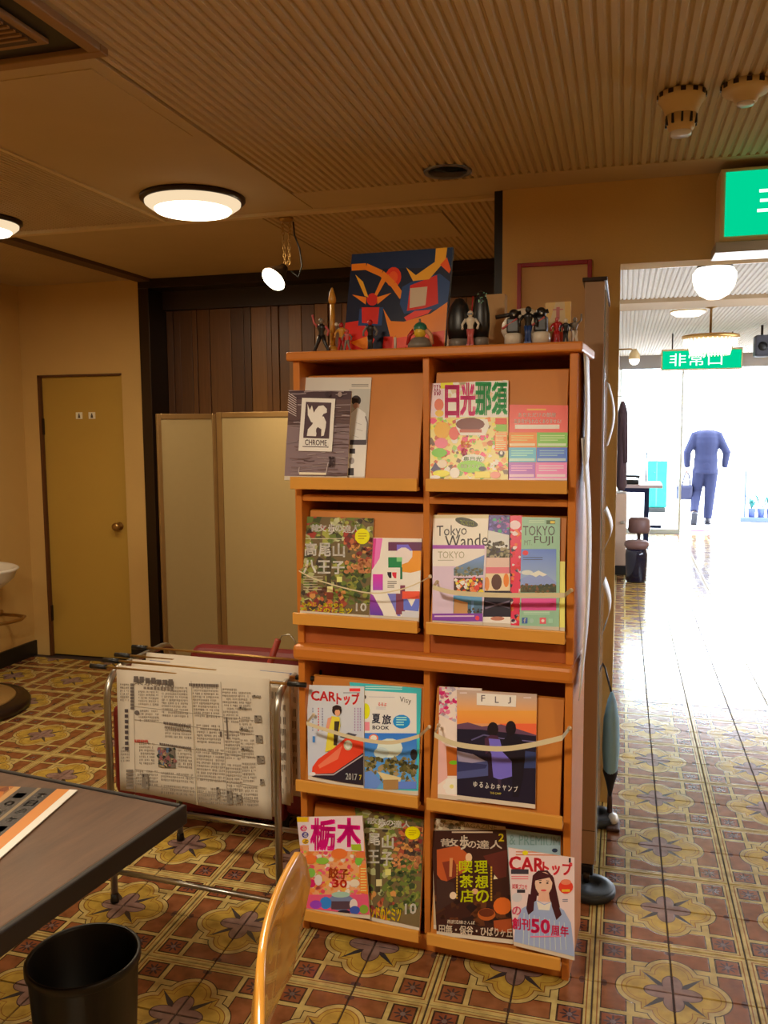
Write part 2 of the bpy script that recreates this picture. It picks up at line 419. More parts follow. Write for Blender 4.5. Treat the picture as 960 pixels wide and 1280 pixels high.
struct(box('floor_street', mat('street_paving', (205, 205, 205), .85), (-30, YE, -.12), (34, 60, -.004)))
struct(box('floor_roadside', MATS['street_paving'], (XR+.1, -6, -.12), (34, YE, -.004)))
struct(box('door_light_block', BLACK, (-3.98, YF+.141, -.1), (-3.05, YF+.2, 2.2)))  # unseen black box added behind the door to stop daylight leaking through
struct(box('baseboard_left', BLACK, (-3.98, YB, 0), (-3.962, YF, .105)))
struct(box('baseboard_far', BLACK, (-3.2, YF-.016, 0), (-3.05, YF, .1)))
# dark framed recess with wood panelling
fr = struct(empty('trim_2'))
box('side_frame', DARK, (-3.05, YF-.02, 0), (-2.975, YF+.24, ZC-.06), fr, .003)
box('head_frame', DARK, (-3.05, YF-.02, ZC-.06), (-.5, YF+.24, ZC+.0), fr, .003)
R = random.Random(3)
tones = [(104, 68, 40), (122, 82, 46), (88, 58, 38), (140, 98, 54), (112, 76, 46), (96, 66, 46), (154, 110, 62)]
WOODS = [mat('panelling_%s' % w, t, .33, noise=.30, nscale=9, stretch=(14, 4, .5)) for w, t in zip('abcdefg', tones)]
x = -2.975; k = 0
while x < -.5:
    w = R.choice((.035, .05, .07, .09, .11)); w = min(w, -.5-x+.001); dep = R.choice((0, .006, .012))
    mi = R.choice((0, 2, 5, 4, 0)) if x < -2.4 else R.choice((1, 3, 4, 0, 6, 3))
    if x < -2.82: mi = 2
    box('wood_strip', WOODS[mi], (x+.0015, YF+.21-dep, .1), (x+w-.0015, YF+.24, 2.37), wf, .002); x += w; k += 1
box('head_board', mat('dark_head_board', (46, 30, 22), .4), (-2.975, YF+.16, 2.37), (-.5, YF+.24, 2.49), wf)

# corridor end: glazed entrance
lint = struct(empty('wall_entrance'))
M_L = mat('lintel_paint', (150, 150, 156), .7)
box('lintel', M_L, (-.06, YE, 2.37), (XR, YE+.12, ZC+.02), lint)
GL = bpy.data.materials.new('clear_glass'); GL.use_nodes = True; nt = GL.node_tree; nt.nodes.clear()
tr = nt.nodes.new('ShaderNodeBsdfTransparent'); tr.inputs[0].default_value = (.93, .98, .96, 1); gl = nt.nodes.new('ShaderNodeBsdfGlossy'); gl.inputs['Roughness'].default_value = .02
mx = nt.nodes.new('ShaderNodeMixShader'); fz = nt.nodes.new('ShaderNodeFresnel'); fz.inputs[0].default_value = 1.35; om = nt.nodes.new('ShaderNodeOutputMaterial')
nt.links.new(fz.outputs[0], mx.inputs[0]); nt.links.new(tr.outputs[0], mx.inputs[1]); nt.links.new(gl.outputs[0], mx.inputs[2]); nt.links.new(mx.outputs[0], om.inputs[0])
w2 = struct(empty('window_2'))
for k in range(3): box('mullion', DARK, (XR+.03, W0+k*1.575, Z0), (XR+.07, W0+k*1.575+.05, Z1), w2)
box('sill', TRIMM, (XR-.03, W0, Z0-.03), (XR+.1, W1, Z0), w2)
w1 = struct(empty('window_1')); ALU = mat('pale_aluminium', (214, 226, 228), .35, metal=.5)
box('pane', GL, (-.02, YE+.05, .06), (.80, YE+.058, 2.37), w1)
box('post', ALU, (.80, YE+.03, 0), (.832, YE+.08, 2.37), w1); box('post', ALU, (-.06, YE+.03, 0), (-.02, YE+.08, 2.37), w1)
box('bottom_rail', ALU, (-.02, YE+.03, 0), (.80, YE+.08, .06), w1)

# door in the far-left corner
d1 = struct(empty('door_1', (0, 0, 0)))
box('door_leaf', DOORM, (-3.838, YF+.022, .008), (-3.215, YF+.06, 1.94), d1, .002)
FRM = mat('door_frame', (92, 54, 24), .5)
box('door_jamb', FRM, (-3.856, YF-.004, 0), (-3.836, YF+.08, 1.95), d1); box('door_head', FRM, (-3.856, YF-.004, 1.94), (-3.206, YF+.08, 1.953), d1)
box('door_jamb', DOORM, (-3.216, YF, 0), (-3.205, YF+.08, 1.94), d1)
box('hinge', DARK, (-3.842, YF+.0, 1.55), (-3.83, YF+.02, 1.66), d1); box('hinge', DARK, (-3.842, YF+.0, .25), (-3.83, YF+.02, .36), d1)
kb = MB().lathe([(.026, 0), (.028, .006), (.012, .01), (.011, .03), (.024, .038), (.029, .05), (.026, .062), (.012, .068)], n=20, M=Matrix.Translation((-3.273, YF+.022, .93)) @ Matrix.Rotation(PI/2, 4, 'X')).build('knob', BRASS, d1)
for s in (-3.577, -3.478):
    a = Art([(0, 0), (10, 0), (10, 10), (0, 10)], (200, 190, 160)); a.ell(5, 3.1, 1.2, 1.2, (60, 50, 40)); a.poly([(3.6, 4.4), (6.4, 4.4), (6.9, 8.6), (3.1, 8.6)], (60, 50, 40))
    sg = box('sign_plate', CREAM, (s, YF+.016, 1.655), (s+.05, YF+.022, 1.7), d1)
    a.mesh('pictogram', plane_fn((s, YF+.0155, 1.7), (.05, 0, 0), (0, 0, -.045), (0, -1, 0)), sg)

# ------------------------------------------------------------------ ceiling fittings
BULB = emat('lit_diffuser', (255, 236, 200), 6); RINGE = emat('dim_diffuser', (255, 226, 184), .95)
def dome(x, y, r, label, power, grp=None, lc=WARM):
    t = tag(empty('ceiling_light', (x, y, ZC)), label, 'ceiling light', grp)
    MB().lathe([(r*1.06, 0), (r*1.06, -.012), (r*.98, -.02)], n=40).build('rim', DARK, t)
    MB().lathe([(r*.98, -.006), (r*.96, -.03), (r*.82, -.05), (r*.78, -.0505)], n=40).build('diffuser_rim', RINGE, t)
    MB().lathe([(r*.80, -.046), (r*.74, -.06), (r*.5, -.069), (.001, -.074)], n=40).build('diffuser', BULB, t)
    area('lamp_light', (x, y, ZC-.1), r*2, power, lc)
dome(-1.75, 3.36, .205, 'large round lit ceiling lamp with dark rim, left of the spot lamp', 19)
dome(-2.86, 3.42, .17, 'round lit ceiling lamp cut off by the left edge of the picture', 11)
dome(-1.0, .2, .205, 'round ceiling lamp above the dining table behind the photographer', 56, None, (1, .84, .62))
dome(1.2, .6, .205, 'round ceiling lamp over the aisle behind the photographer', 16)
dome(-3.0, 1.2, .205, 'round ceiling lamp near the left wall behind the photographer', 14)
t = tag(empty('recessed_downlight', (-.655, 3.3, ZC)), 'unlit recessed downlight with blue-grey ring in the ceiling above the rack', 'downlight')
MB().lathe([(.092, 0), (.09, -.006), (.074, -.004), (.072, .0)], n=32, cap=False).build('ring', mat('ring_metal', (118, 124, 140), .3, metal=.8), t)
MB().lathe([(.073, -.003), (.055, -.0025)], n=32).build('cup', mat('cup_black', (8, 8, 10), .3), t)
# spot lamp hanging by a chain
t = tag(empty('spot_lamp', (-1.51, 3.8, ZC)), 'lit clip spot lamp hanging on a chain beside the rack top', 'lamp')
MB().lathe([(.035, 0), (.03, -.015), (.01, -.02)], n=18).build('ceiling_rose', BRASS, t)
ch = MB()
for s in (-.018, .018):
    for k in range(12):
        c = Vector((s*(1-k/24), 0, -.02-k*.0165)); q = k % 2
        ch.tube([c+Vector(((.006*math.cos(a) if q else 0), (0 if q else .006*math.cos(a)), .011*math.sin(a))) for a in [2*PI*i/8 for i in range(8)]], .0016, 5, True)
ch.build('chain', BRASS, t)
MB().tube([(.035, 0, -.02), (.04, 0, -.08), (.06, .01, -.14), (.07, .01, -.22), (.05, .01, -.27), (.02, 0, -.24)], .004, 8).build('cord', BLACK, t)
Mx = Matrix.Translation((-.005, -.02, -.225)) @ Matrix.Rotation(-.75, 4, 'X') @ Matrix.Rotation(.35, 4, 'Y')
MB().lathe([(.02, .0), (.024, -.02), (.04, -.045), (.062, -.085), (.064, -.09)], n=26, M=Mx).build('shade', DARK, t)
MB().lathe([(.061, -.088), (.055, -.098), (.03, -.104), (.001, -.106)], n=26, M=Mx).build('bulb', emat('lit_bulb', (255, 240, 200), 16), t)
sl = bpy.data.lights.new('spot_light', 'SPOT'); sl.energy = 36; sl.color = WARM; sl.spot_size = 1.7; sl.spot_blend = .6; sl.shadow_soft_size = .05
so = bpy.data.objects.new('spot_light', sl); so.location = (-1.53, 3.86, 2.2); so.rotation_euler = (.75, -.25, 0); COL.objects.link(so)
# air conditioner
t = tag(empty('ceiling_air_conditioner', (-1.75, 1.45, ZC)), 'ceiling air-conditioner grille with black slots in the top-left corner', 'air conditioner')
fm = MB(); ACM = mat('ac_panel', (150, 112, 66), .6)
a, b_ = .48, .56
fm.box(-a, -b_, -.02, a, -b_+.035, .0).box(-a, b_-.035, -.02, a, b_, 0).box(-a, -b_+.035, -.02, -a+.035, b_-.035, 0).box(a-.035, -b_+.035, -.02, a, b_-.035, 0).build('outer_frame', ACM, t, bevel=.003)
box('slot', BLACK, (-a+.035, -b_+.035, -.006), (a-.035, b_-.035, 0), t)
box('centre_panel', ACM, (-a+.10, -b_+.10, -.018), (a-.10, b_-.10, -.006), t, .003)
gr = box('return_grille', mat('grille_brown', (70, 48, 28), .6), (-a+.13, -.1, -.02), (a-.12, b_-.12, -.018), t)
for k in range(24): box('slat', ACM, (-a+.135, -.09+k*.0215, -.025), (a-.125, -.082+k*.0215, -.02), gr)
# detectors
def slotted(name, c, label, big):
    t = tag(empty(name, c), label, 'detector')
    if big:
        MB().lathe([(.066, 0), (.066, -.02), (.058, -.03), (.05, -.045), (.044, -.062)], n=30).build('base', CREAM, t)
        MB().lathe([(.044, -.06), (.038, -.098), (.03, -.108), (.001, -.11)], n=30).build('sensor_head', CREAM, t)
        for k in range(10): a = 2*PI*k/10; MB().box(-.003, -.0455, -.09, .003, -.038, -.064, M=Matrix.Rotation(a, 4, 'Z')).build('slot', BLACK, t)
        MB().lathe([(.031, -.104), (.029, -.118), (.001, -.119)], n=20).build('lens', mat('pale_lens', (225, 225, 235), .2), t)
    else:
        MB().lathe([(.066, 0), (.066, -.018), (.058, -.026), (.036, -.034), (.03, -.05), (.001, -.052)], n=30).build('base', CREAM, t)
        MB().lathe([(.024, -.05), (.022, -.058), (.001, -.059)], n=20).build('lens', MATS['pale_lens'], t)
    for k in range(12): a = 2*PI*k/12; MB().box(-.007, -.069, -.014, .007, -.062, -.002, M=Matrix.Rotation(a, 4, 'Z')).build('notch', DARK, t)
slotted('smoke_detector', (.147, 2.74, ZC), 'deep cream smoke detector with slotted head on the ribbed ceiling', True)
slotted('heat_detector', (.318, 2.72, ZC), 'shallow cream heat detector right of the slotted one', False)
# exit signs
GREEN = emat('lit_green', (0, 200, 140), 1.15); LITW = emat('lit_white', (235, 255, 250), 1.6)
def glyphs(name, s, x0, z0, x1, z1, y, m, parent):
    vs, fs = text_mesh(s, .015)
    MB().add([(x0+u*(x1-x0), y, z0+v*(z1-z0)) for u, v in vs], fs).build(name, m, parent)
t = tag(empty('exit_sign', (.34, 3.46, 2.27)), 'large green emergency exit sign on the beige header, cut by the right edge', 'exit sign')
box('frame', CREAM, (-.012, 0, -.012), (.86, .16, .25), t, .004); box('lit_panel', GREEN, (.006, -.004, .008), (.842, .0, .236), t)
glyphs('lettering', '非常口', .115, .05, .72, .19, -.006, LITW, t)
box('bottom_bar', CHROME, (-.024, -.012, -.05), (.87, .16, -.012), t, .003)
t = tag(empty('exit_sign', (.40, 9.8, 2.17)), 'far green exit sign hanging above the corridor end behind the chandelier', 'exit sign')
box('frame', CREAM, (-.012, 0, -.01), (.80, .12, .21), t, .004); box('lit_panel', GREEN, (0, -.004, 0), (.788, .0, .19), t)
glyphs('lettering', '非常口', .07, .03, .6, .165, -.006, LITW, t)
for s in (.1, .7): MB().tube([(s, .06, .2), (s, .06, .38)], .008, 8).build('hanger', DARK, t)
# corridor lamps
GLOBE = emat('lit_globe', (255, 246, 232), 2.6)
t = tag(empty('globe_lamp', (.385, 4.2, ZC)), 'white glass bowl lamp hanging just behind the header', 'lamp')
MB().lathe([(.06, 0), (.055, -.02), (.012, -.03), (.012, -.235), (.075, -.245), (.078, -.27)], n=24).build('holder', BLACK, t)
MB().lathe([(.078, -.262), (.094, -.285), (.094, -.31), (.086, -.345), (.062, -.38), (.03, -.398), (.001, -.402)], n=32).build('bowl', GLOBE, t)
for x0, x1 in ((.2, .43), (.58, .95)):
    tt = tag(empty('panel_light', (x0, 5.15, ZC)), 'rectangular lit ceiling panel %s the bowl lamp' % ('left of' if x0 < .3 else 'right of'), 'ceiling light')
    box('frame', CEIL2, (-.01, -.01, -.01), (x1-x0+.01, .47, .0), tt); box('diffuser', emat('lit_panel_%s' % ('a' if x0 < .3 else 'b'), (250, 250, 255), 2.5), (0, 0, -.014), (x1-x0, .46, -.01), tt)
t = tag(empty('flush_lamp', (.52, 7.9, ZC)), 'small white flush lamp in the corridor ceiling above the chandelier', 'lamp')
MB().lathe([(.14, 0), (.14, -.02), (.1, -.045), (.001, -.055)], n=28).build('diffuser', GLOBE, t); MB().lathe([(.146, 0), (.146, -.012)], n=28).build('rim', CREAM, t)
t = tag(empty('chandelier', (.67, 7.5, ZC-.15)), 'drum chandelier with crystal skirt glowing in the corridor', 'chandelier')
MB().lathe([(.06, .15), (.05, .12), (.01, .11), (.01, -.1)], n=20).build('stem', BRASS, t)
MB().lathe([(.215, -.1), (.222, -.105), (.222, -.125), (.2, -.13)], n=36).build('ring', BRASS, t)
cr = MB()
for k in range(36):
    a = 2*PI*k/36
    for rr, z0, z1 in ((.2, -.125, -.2), (.15, -.17, -.26)): cr.lathe([(.004, z0), (.014, (z0+z1)/2), (.003, z1)], (rr*math.cos(a), rr*math.sin(a), 0), 6)
cr.build('crystals', emat('lit_crystal', (255, 240, 215), 1.8), t)
MB().lathe([(.12, -.13), (.12, -.2), (.001, -.22)], n=20).build('inner_glow', emat('lit_core', (255, 226, 170), 3), t)
t = tag(empty('wall_spot', (.1, 9.0, 2.28)), 'small glowing spot lamp low beside the left corridor wall', 'lamp')
MB().tube([(-.15, 0, .05), (-.03, 0, .05), (0, 0, .02)], .008, 8).build('arm', BRASS, t)
MB().lathe([(.02, .05), (.05, .0), (.055, -.05)], n=18).build('shade', CREAM, t); MB().ball((0, 0, -.06), .05).build('bulb', GLOBE, t)
t = tag(empty('speaker', (1.31, 9.3, 2.34)), 'dark speaker under the corridor ceiling at the right edge', 'speaker')
MB().box(-.07, -.08, -.1, .07, .08, .11).build('body', mat('speaker_grey', (74, 76, 88), .6), t, bevel=.02); MB().tube([(0, 0, .1), (0, 0, .21)], .012, 8).build('bracket', DARK, t); MB().lathe([(.045, 0), (.04, .008), (.001, .004)], n=20, M=Matrix.Translation((0, -.08, 0)) @ Matrix.Rotation(PI/2, 4, 'X')).build('cone', BLACK, t)
# ------------------------------------------------------------------ magazine rack
RX, RY, RPHI = -.9545, 2.4332, -.0637
RM = Matrix.Translation((RX, RY, 0)) @ Matrix.Rotation(RPHI, 4, 'Z'); RMI = RM.inverted()
def ray(px, py):
    d = CR*((px-480)/F_PX)+CU*((640-py)/F_PX)+_fw; return EYE, d
def rk(px, py, depth=0.0, k=0.0, z0=0.0):
    """rack-frame point (u, depth, z) on the plane  depth + k*(z - z0)"""
    o, d = ray(px, py); o = RMI @ o; d = RMI.to_3x3() @ d
    t = (depth+k*(o.z-z0)-o.y)/(d.y-k*d.z); return o+d*t
rack = tag(empty('magazine_rack', (RX, RY, 0), RPHI), 'tall orange wooden magazine rack with eight slanted display shelves', 'magazine rack')
WR, DR = .838, .30
for x0, x1 in ((0, .022), (.816, WR)):
    box('side_panel', ORANGE, (x0, 0, .932), (x1, DR, 1.79), rack, .003); box('side_panel', ORANGE, (x0, 0, 0), (x1, DR, .885), rack, .003)
box('divider', ORANGE, (.404, .004, .932), (.423, DR-.01, 1.79), rack, .002); box('divider', ORANGE, (.404, .004, .06), (.423, DR-.01, .885), rack, .002)
box('top_board', ORANGE, (-.014, -.02, 1.79), (WR+.014, DR+.005, 1.817), rack, .006)
box('middle_ledge', ORANGE, (-.006, -.03, .885), (WR+.004, DR, .932), rack, .012)
box('shelf_board', ORANGE, (.022, .006, 1.372), (.816, DR-.01, 1.392), rack, .002)
box('shelf_board', ORANGE, (.022, .006, .445), (.816, DR-.01, .463), rack, .002)
box('rail', CAVITY, (.022, .01, .932), (.816, .03, .985), rack, .002)
box('kick_board', ORANGE, (.022, .012, 0), (.816, .03, .05), rack, .002)
box('back_board', CAVITY, (.01, DR-.012, 0), (WR-.01, DR, 1.79), rack)
ROWS = [1.448, 1.038, .514, .096]; K = .24; D0 = -.018
def pd(z, zl): return D0+(z-zl)*K
for r, zl in enumerate(ROWS):
    for u0, u1, sd in ((.026, .396, 'l'), (.431, .808, 'r')):
        top = zl+.30; t = .012
        sb = MB(); vs = []
        for z in (zl-.035, top):
            d = pd(z, zl); vs += [(u0, d, z), (u1, d, z), (u1, d+t, z+.003), (u0, d+t, z+.003)]
        sb.add(vs, [(0, 3, 2, 1), (4, 5, 6, 7), (0, 1, 5, 4), (1, 2, 6, 5), (2, 3, 7, 6), (3, 0, 4, 7)])
        pn = sb.build('display_panel', PANELM, rack, bevel=.0015)
        lp = MB(); a0, a1 = (u0-.018, u1+.006) if sd == 'l' else (u0-.004, u1+.012)
        lp.box(a0, -.052, zl-.036, a1, -.042, zl).box(a0, -.044, zl-.036, a1, -.02, zl-.026)
        lp.build('lip', ORANGEL, rack, bevel=.002)

def cover(label, crop, quad, row, art_base, draw, lift=0, cat='magazine', thick=.005, k=None, group=None, name='magazine', tilt=K):
    """a booklet leaning on the display panel; quad = its corners in the enlarged detail crop = (x0, y0, scale)"""
    x0, y0, s = crop; zl = ROWS[row]; off = D0-.0015-lift
    if tilt != K: off = -.034
    C = [rk(x0+x/s, y0+y/s, off-thick, tilt, zl) for x, y in quad]
    n = Vector((0, -1, -K*-1)).normalized(); n = Vector((0, -1, K)).normalized()
    # seat the foot in the lip tray
    for a, b in ((0, 3), (1, 2)):
        dv = (C[b]-C[a]).normalized()
        need = (C[b].z-(zl-.022))/-dv.z
        C[b] = C[b]+dv*need if False else C[b]
    org = (C[2]+C[3])/2
    t = tag(empty(name), label, cat, group)
    t.matrix_world = RM @ Matrix.Translation(org)
    L = [c-org for c in C]
    # pages carry on below into the tray
    ext = [L[0], L[1], L[2]+(L[2]-L[1]).normalized()*.012, L[3]+(L[3]-L[0]).normalized()*.012]
    back = [p-n*thick for p in ext]
    MB().add(ext+back, [(0, 1, 2, 3), (7, 6, 5, 4), (0, 4, 5, 1), (1, 5, 6, 2), (2, 6, 7, 3), (3, 7, 4, 0)]).build('pages', PAPER, t)
    a = Art(quad, art_base, k); draw(a)
    def fn(u, v, l):
        p = (L[0]*(1-u)+L[1]*u)*(1-v)+(L[3]*(1-u)+L[2]*u)*v; return p+n*(l+.0002)
    a.mesh('cover_print', fn, t)
    return t
Wt = (215, 208, 196)
# -- row 1 left
A5 = (350, 420, 5.053)
def d_base(a):
    a.rect(110, 262, 580, 350, (196, 188, 170)); a.rect(440, 340, 580, 890, (176, 172, 158))
    a.lines(455, 308, 560, 330, 2, (120, 116, 108)); a.ell(483, 417, 30, 34, (52, 44, 44)); a.ell(483, 452, 20, 20, (176, 140, 120))
    a.poly([(450, 500), (478, 468), (500, 470), (452, 520)], (160, 124, 106)); a.poly([(450, 500), (490, 462), (540, 500), (548, 560), (540, 684), (446, 676)], (206, 202, 192))
    a.line([(540, 520), (552, 560), (546, 690)], 8, (110, 100, 96)); a.rect(440, 668, 545, 698, (74, 66, 70)); a.poly([(432, 700), (545, 700), (535, 890), (425, 890)], (216, 208, 198))
    a.rect(440, 722, 476, 752, (60, 54, 58)); a.ell(455, 795, 16, 20, (150, 140, 134)); a.rect(430, 838, 468, 882, (56, 50, 52))
    for q in ((500, 560), (505, 600), (480, 640)): a.line([(q[0]-20, q[1]), (q[0]+18, q[1]+14)], 3, (170, 166, 158))
cover('pale booklet with a player seen from behind, tucked behind the grey wood-grain one', A5, [(125, 262), (578, 262), (535, 888), (112, 888)], 0, (190, 184, 168), d_base, 0)
def d_wood(a):
    R = random.Random(5)
    a.rect(20, 340, 460, 560, (92, 72, 70)); a.rect(20, 345, 460, 400, (72, 56, 60)); a.rect(20, 560, 460, 900, (126, 108, 108))
    for i in range(90):
        y = R.uniform(345, 895); x = R.uniform(20, 420); w = R.uniform(40, 180); c = R.choice([(150, 134, 130), (96, 78, 76), (112, 92, 90), (136, 120, 118), (80, 62, 62)])
        a.line([(x, y), (x+w/2, y+R.uniform(-6, 6)), (x+w, y+R.uniform(-8, 8))], R.uniform(3, 8), c)
    for i in range(9): a.line([(40+i*2, 350+i*16), (110, 395+i*14)], 4, (196, 182, 170))
    a.ell(385, 372, 14, 16, (150, 132, 124)); a.ell(310, 372, 20, 14, (60, 46, 52))
    a.poly([(147, 393), (357, 399), (335, 731), (124, 726)], (222, 212, 200)); a.poly([(172, 418), (332, 424), (314, 706), (150, 701)], (78, 62, 66))
    w = (218, 208, 196)
    # crouching winged beast emblem
    a.poly([(182, 432), (196, 470), (210, 440), (222, 486), (238, 462), (246, 505), (262, 490), (250, 560), (205, 545), (184, 500)], w)
    a.poly([(230, 470), (252, 444), (282, 440), (304, 462), (304, 486), (282, 494), (270, 515), (240, 520)], w)
    a.poly([(235, 505), (285, 510), (300, 545), (296, 580), (285, 630), (268, 634), (270, 590), (245, 575), (236, 634), (178, 632), (184, 590), (212, 560)], w)
    a.ell(246, 600, 10, 20, (78, 62, 66)); a.poly([(154, 644), (318, 650), (314, 700), (150, 696)], w); a.text('CHROME', 166, 654, 304, 690, (84, 68, 70), .04, 4)
    a.line([(130, 830), (125, 868), (298, 872), (312, 800)], 4, (190, 176, 168)); a.poly([(130, 862), (300, 866), (300, 880), (130, 878)], (214, 200, 170)); a.text('2019', 315, 760, 352, 830, (60, 48, 50), .03)
cover('grey wood-grain booklet with a framed white winged-beast emblem', A5, [(60, 345), (452, 348), (425, 886), (28, 884)], 0, (120, 102, 102), d_wood, .008, tilt=.06)
# -- row 1 right   crop 530,420 s=4.174
A6 = (530, 420, 4.174)
def d_nikko(a):
    cols = [(232, 120, 60), (240, 200, 70), (214, 70, 110), (150, 190, 80), (226, 214, 196), (180, 90, 60), (240, 150, 90), (110, 80, 60), (120, 170, 70)]
    a.rect(30, 420, 440, 750, (222, 196, 120)); a.blobs(35, 430, 435, 745, cols, 260, 6, 22, 4)
    a.rect(36, 235, 440, 425, (226, 206, 190)); a.blobs(100, 240, 436, 330, [(236, 222, 190), (204, 186, 150)], 30, 10, 24, 9); a.rect(36, 235, 100, 425, (216, 190, 190)); a.rect(86, 232, 150, 275, (228, 204, 40))
    a.text('るるぶ', 52, 255, 88, 312, (160, 40, 90), .03); a.ell(78, 360, 24, 32, (206, 110, 80)); a.ell(80, 405, 22, 18, (210, 170, 60))
    a.text('日', 108, 256, 184, 428, (206, 30, 110), .06); a.text('光', 186, 244, 268, 418, (206, 30, 110), .06)
    a.text('那', 266, 240, 352, 416, (20, 150, 70), .06); a.text('須', 352, 238, 436, 414, (20, 150, 70), .06)
    a.ell(95, 492, 42, 44, (236, 160, 40)); a.ell(90, 560, 34, 28, (230, 110, 130)); a.ell(80, 610, 40, 24, (110, 180, 50)); a.ell(155, 510, 26, 34, (206, 90, 80))
    a.poly([(165, 440), (200, 430), (330, 436), (340, 470), (320, 520), (190, 520), (168, 480)], (222, 206, 190)); a.ell(240, 462, 76, 34, (110, 50, 44)); a.rect(185, 488, 300, 505, (170, 80, 60))
    a.text('餃子', 190, 545, 240, 585, (220, 120, 30), .05); a.text('春', 190, 585, 225, 625, (200, 30, 100), .05); a.rect(372, 430, 432, 462, (206, 70, 50)); a.rect(376, 464, 432, 498, (130, 180, 60)); a.rect(370, 505, 436, 600, (222, 120, 50)); a.lines(374, 510, 432, 596, 8, (246, 214, 150))
    a.ell(255, 642, 62, 24, (206, 214, 190)); a.text('奥日光', 205, 630, 300, 655, (90, 130, 80), .04); a.ell(245, 682, 74, 32, (126, 186, 40)); a.text('高原ドライブ', 190, 670, 300, 690, (230, 240, 180), .03)
    a.poly([(36, 700), (60, 660), (90, 700), (60, 716)], (70, 60, 96)); a.ell(95, 668, 26, 22, (226, 196, 170)); a.ell(90, 718, 44, 18, (224, 204, 40)); a.ell(160, 715, 26, 28, (232, 216, 204)); a.ell(304, 694, 20, 12, (50, 44, 60)); a.rect(264, 708, 345, 742, (220, 196, 50)); a.ell(372, 726, 28, 18, (226, 130, 110)); a.ell(404, 615, 16, 16, (60, 56, 60)); a.ell(404, 611, 8, 10, (230, 220, 210))
    a.ell(60, 738, 26, 10, (230, 226, 220))
cover('colourful guidebook with large pink and green Japanese title on the upper right shelf', A6, [(36, 248), (440, 230), (438, 752), (30, 745)], 0, (214, 190, 120), d_nikko, .003, 'guidebook', .007, name='guidebook')
def d_fly(a):
    a.rect(440, 358, 752, 505, (222, 96, 86)); a.lines(540, 380, 640, 392, 1, (240, 170, 80), .7); a.text('あなただけの部屋', 492, 400, 690, 424, (246, 206, 190), .03); a.text('温泉宿がもれなくありません!', 470, 434, 716, 458, (246, 206, 190), .03); a.rect(476, 464, 708, 486, (246, 226, 206))
    for (x0, y0, x1, y1, c) in ((440, 505, 590, 582, (232, 130, 50)), (592, 505, 750, 582, (120, 180, 80)), (440, 584, 588, 660, (90, 170, 220)), (590, 584, 748, 660, (70, 110, 190)), (440, 662, 584, 742, (166, 96, 176)), (586, 662, 746, 742, (236, 120, 170))):
        a.rect(x0, y0, x1, y1, c); a.lines(x0+16, y0+14, x1-14, y0+50, 3, tuple(min(255, v+60) for v in c)); a.rect(x0+6, y1-20, x1-8, y1-6, tuple((v+255)//2 for v in c))
    a.rect(440, 742, 748, 752, (232, 180, 190))
cover('red-topped flyer with six coloured boxes, right of the colourful guidebook', A6, [(444, 358), (752, 362), (746, 752), (440, 752)], 0, (226, 130, 120), d_fly, 0, 'flyer', .002, name='flyer')
# -- row 2 left  crop 360,620 s=5.333
A7 = (360, 620, 5.333)
def autumn(a, x0, y0, x1, y1, seed=3):
    G = [(96, 110, 50), (128, 128, 56), (70, 78, 44), (150, 150, 70), (60, 52, 44)]; Rd = [(150, 70, 50), (176, 96, 60), (120, 50, 48), (186, 130, 70), (90, 60, 50)]
    w, h = x1-x0, y1-y0
    a.rect(x0, y0, x1, y1, (104, 88, 58)); a.blobs(x0, y0, x1, y0+.25*h, G+[(176, 176, 130), (150, 60, 50)], 70, w*.03, w*.08, seed); a.blobs(x0, y0+.2*h, x0+.6*w, y1, G+[(160, 160, 110)], 120, w*.03, w*.07, seed+1)
    a.blobs(x0+.6*w, y0+.2*h, x1, y0+.6*h, Rd+[(70, 56, 50)], 90, w*.02, w*.06, seed+2); a.blobs(x0+.55*w, y0+.5*h, x1, y0+.9*h, G[:3]+[(58, 70, 44)], 110, w*.02, w*.06, seed+3)
    a.blobs(x0+.6*w, y0+.46*h, x1, y0+.58*h, [(190, 130, 80), (170, 110, 70)], 30, w*.02, w*.05, seed+5); a.blobs(x0, y0+.75*h, x0+.6*w, y1, Rd, 60, w*.02, w*.06, seed+4)
    a.rect(x0+.36*w, y0+.3*h, x0+.42*w, y0+.75*h, (70, 62, 44))
def d_takao(a):
    autumn(a, 80, 130, 575, 790)
    w = (226, 214, 196)
    a.text('散', 150, 190, 258, 240, w, .05); a.text('歩', 268, 185, 312, 262, w, .06); a.text('の', 314, 196, 362, 240, w, .06); a.text('達人', 364, 196, 480, 250, w, .05)
    a.lines(110, 285, 370, 296, 1, (190, 180, 150), .5)
    for i, c in enumerate('高尾山'): a.text(c, 110+i*94, 312+i*4, 192+i*94, 404+i*4, w, .06)
    for i, c in enumerate('八王子'): a.text(c, 104+i*94, 430+i*4, 190+i*94, 518+i*4, w, .06)
    a.lines(104, 540, 236, 640, 6, (170, 160, 130), .35); a.ell(497, 272, 50, 54, (224, 206, 0)); a.lines(468, 250, 526, 300, 3, (170, 150, 10), .4)
    a.rect(326, 542, 362, 578, (196, 196, 110)); a.rect(262, 606, 300, 644, (206, 196, 130)); a.poly([(255, 650), (305, 650), (300, 690), (262, 690)], (110, 56, 40))
    a.text('もみじ・まち歩き', 92, 704, 370, 734, (206, 190, 20), .04, 14); a.text('ランドのヒミツ', 92, 744, 430, 778, (214, 196, 20), .05, 6); a.text('10', 454, 716, 526, 770, w, .07)
cover('autumn-leaf walking magazine with white title, alone on the left of the second shelf', A7, [(105, 136), (572, 148), (540, 795), (80, 762)], 1, (104, 88, 58), d_takao, .004)
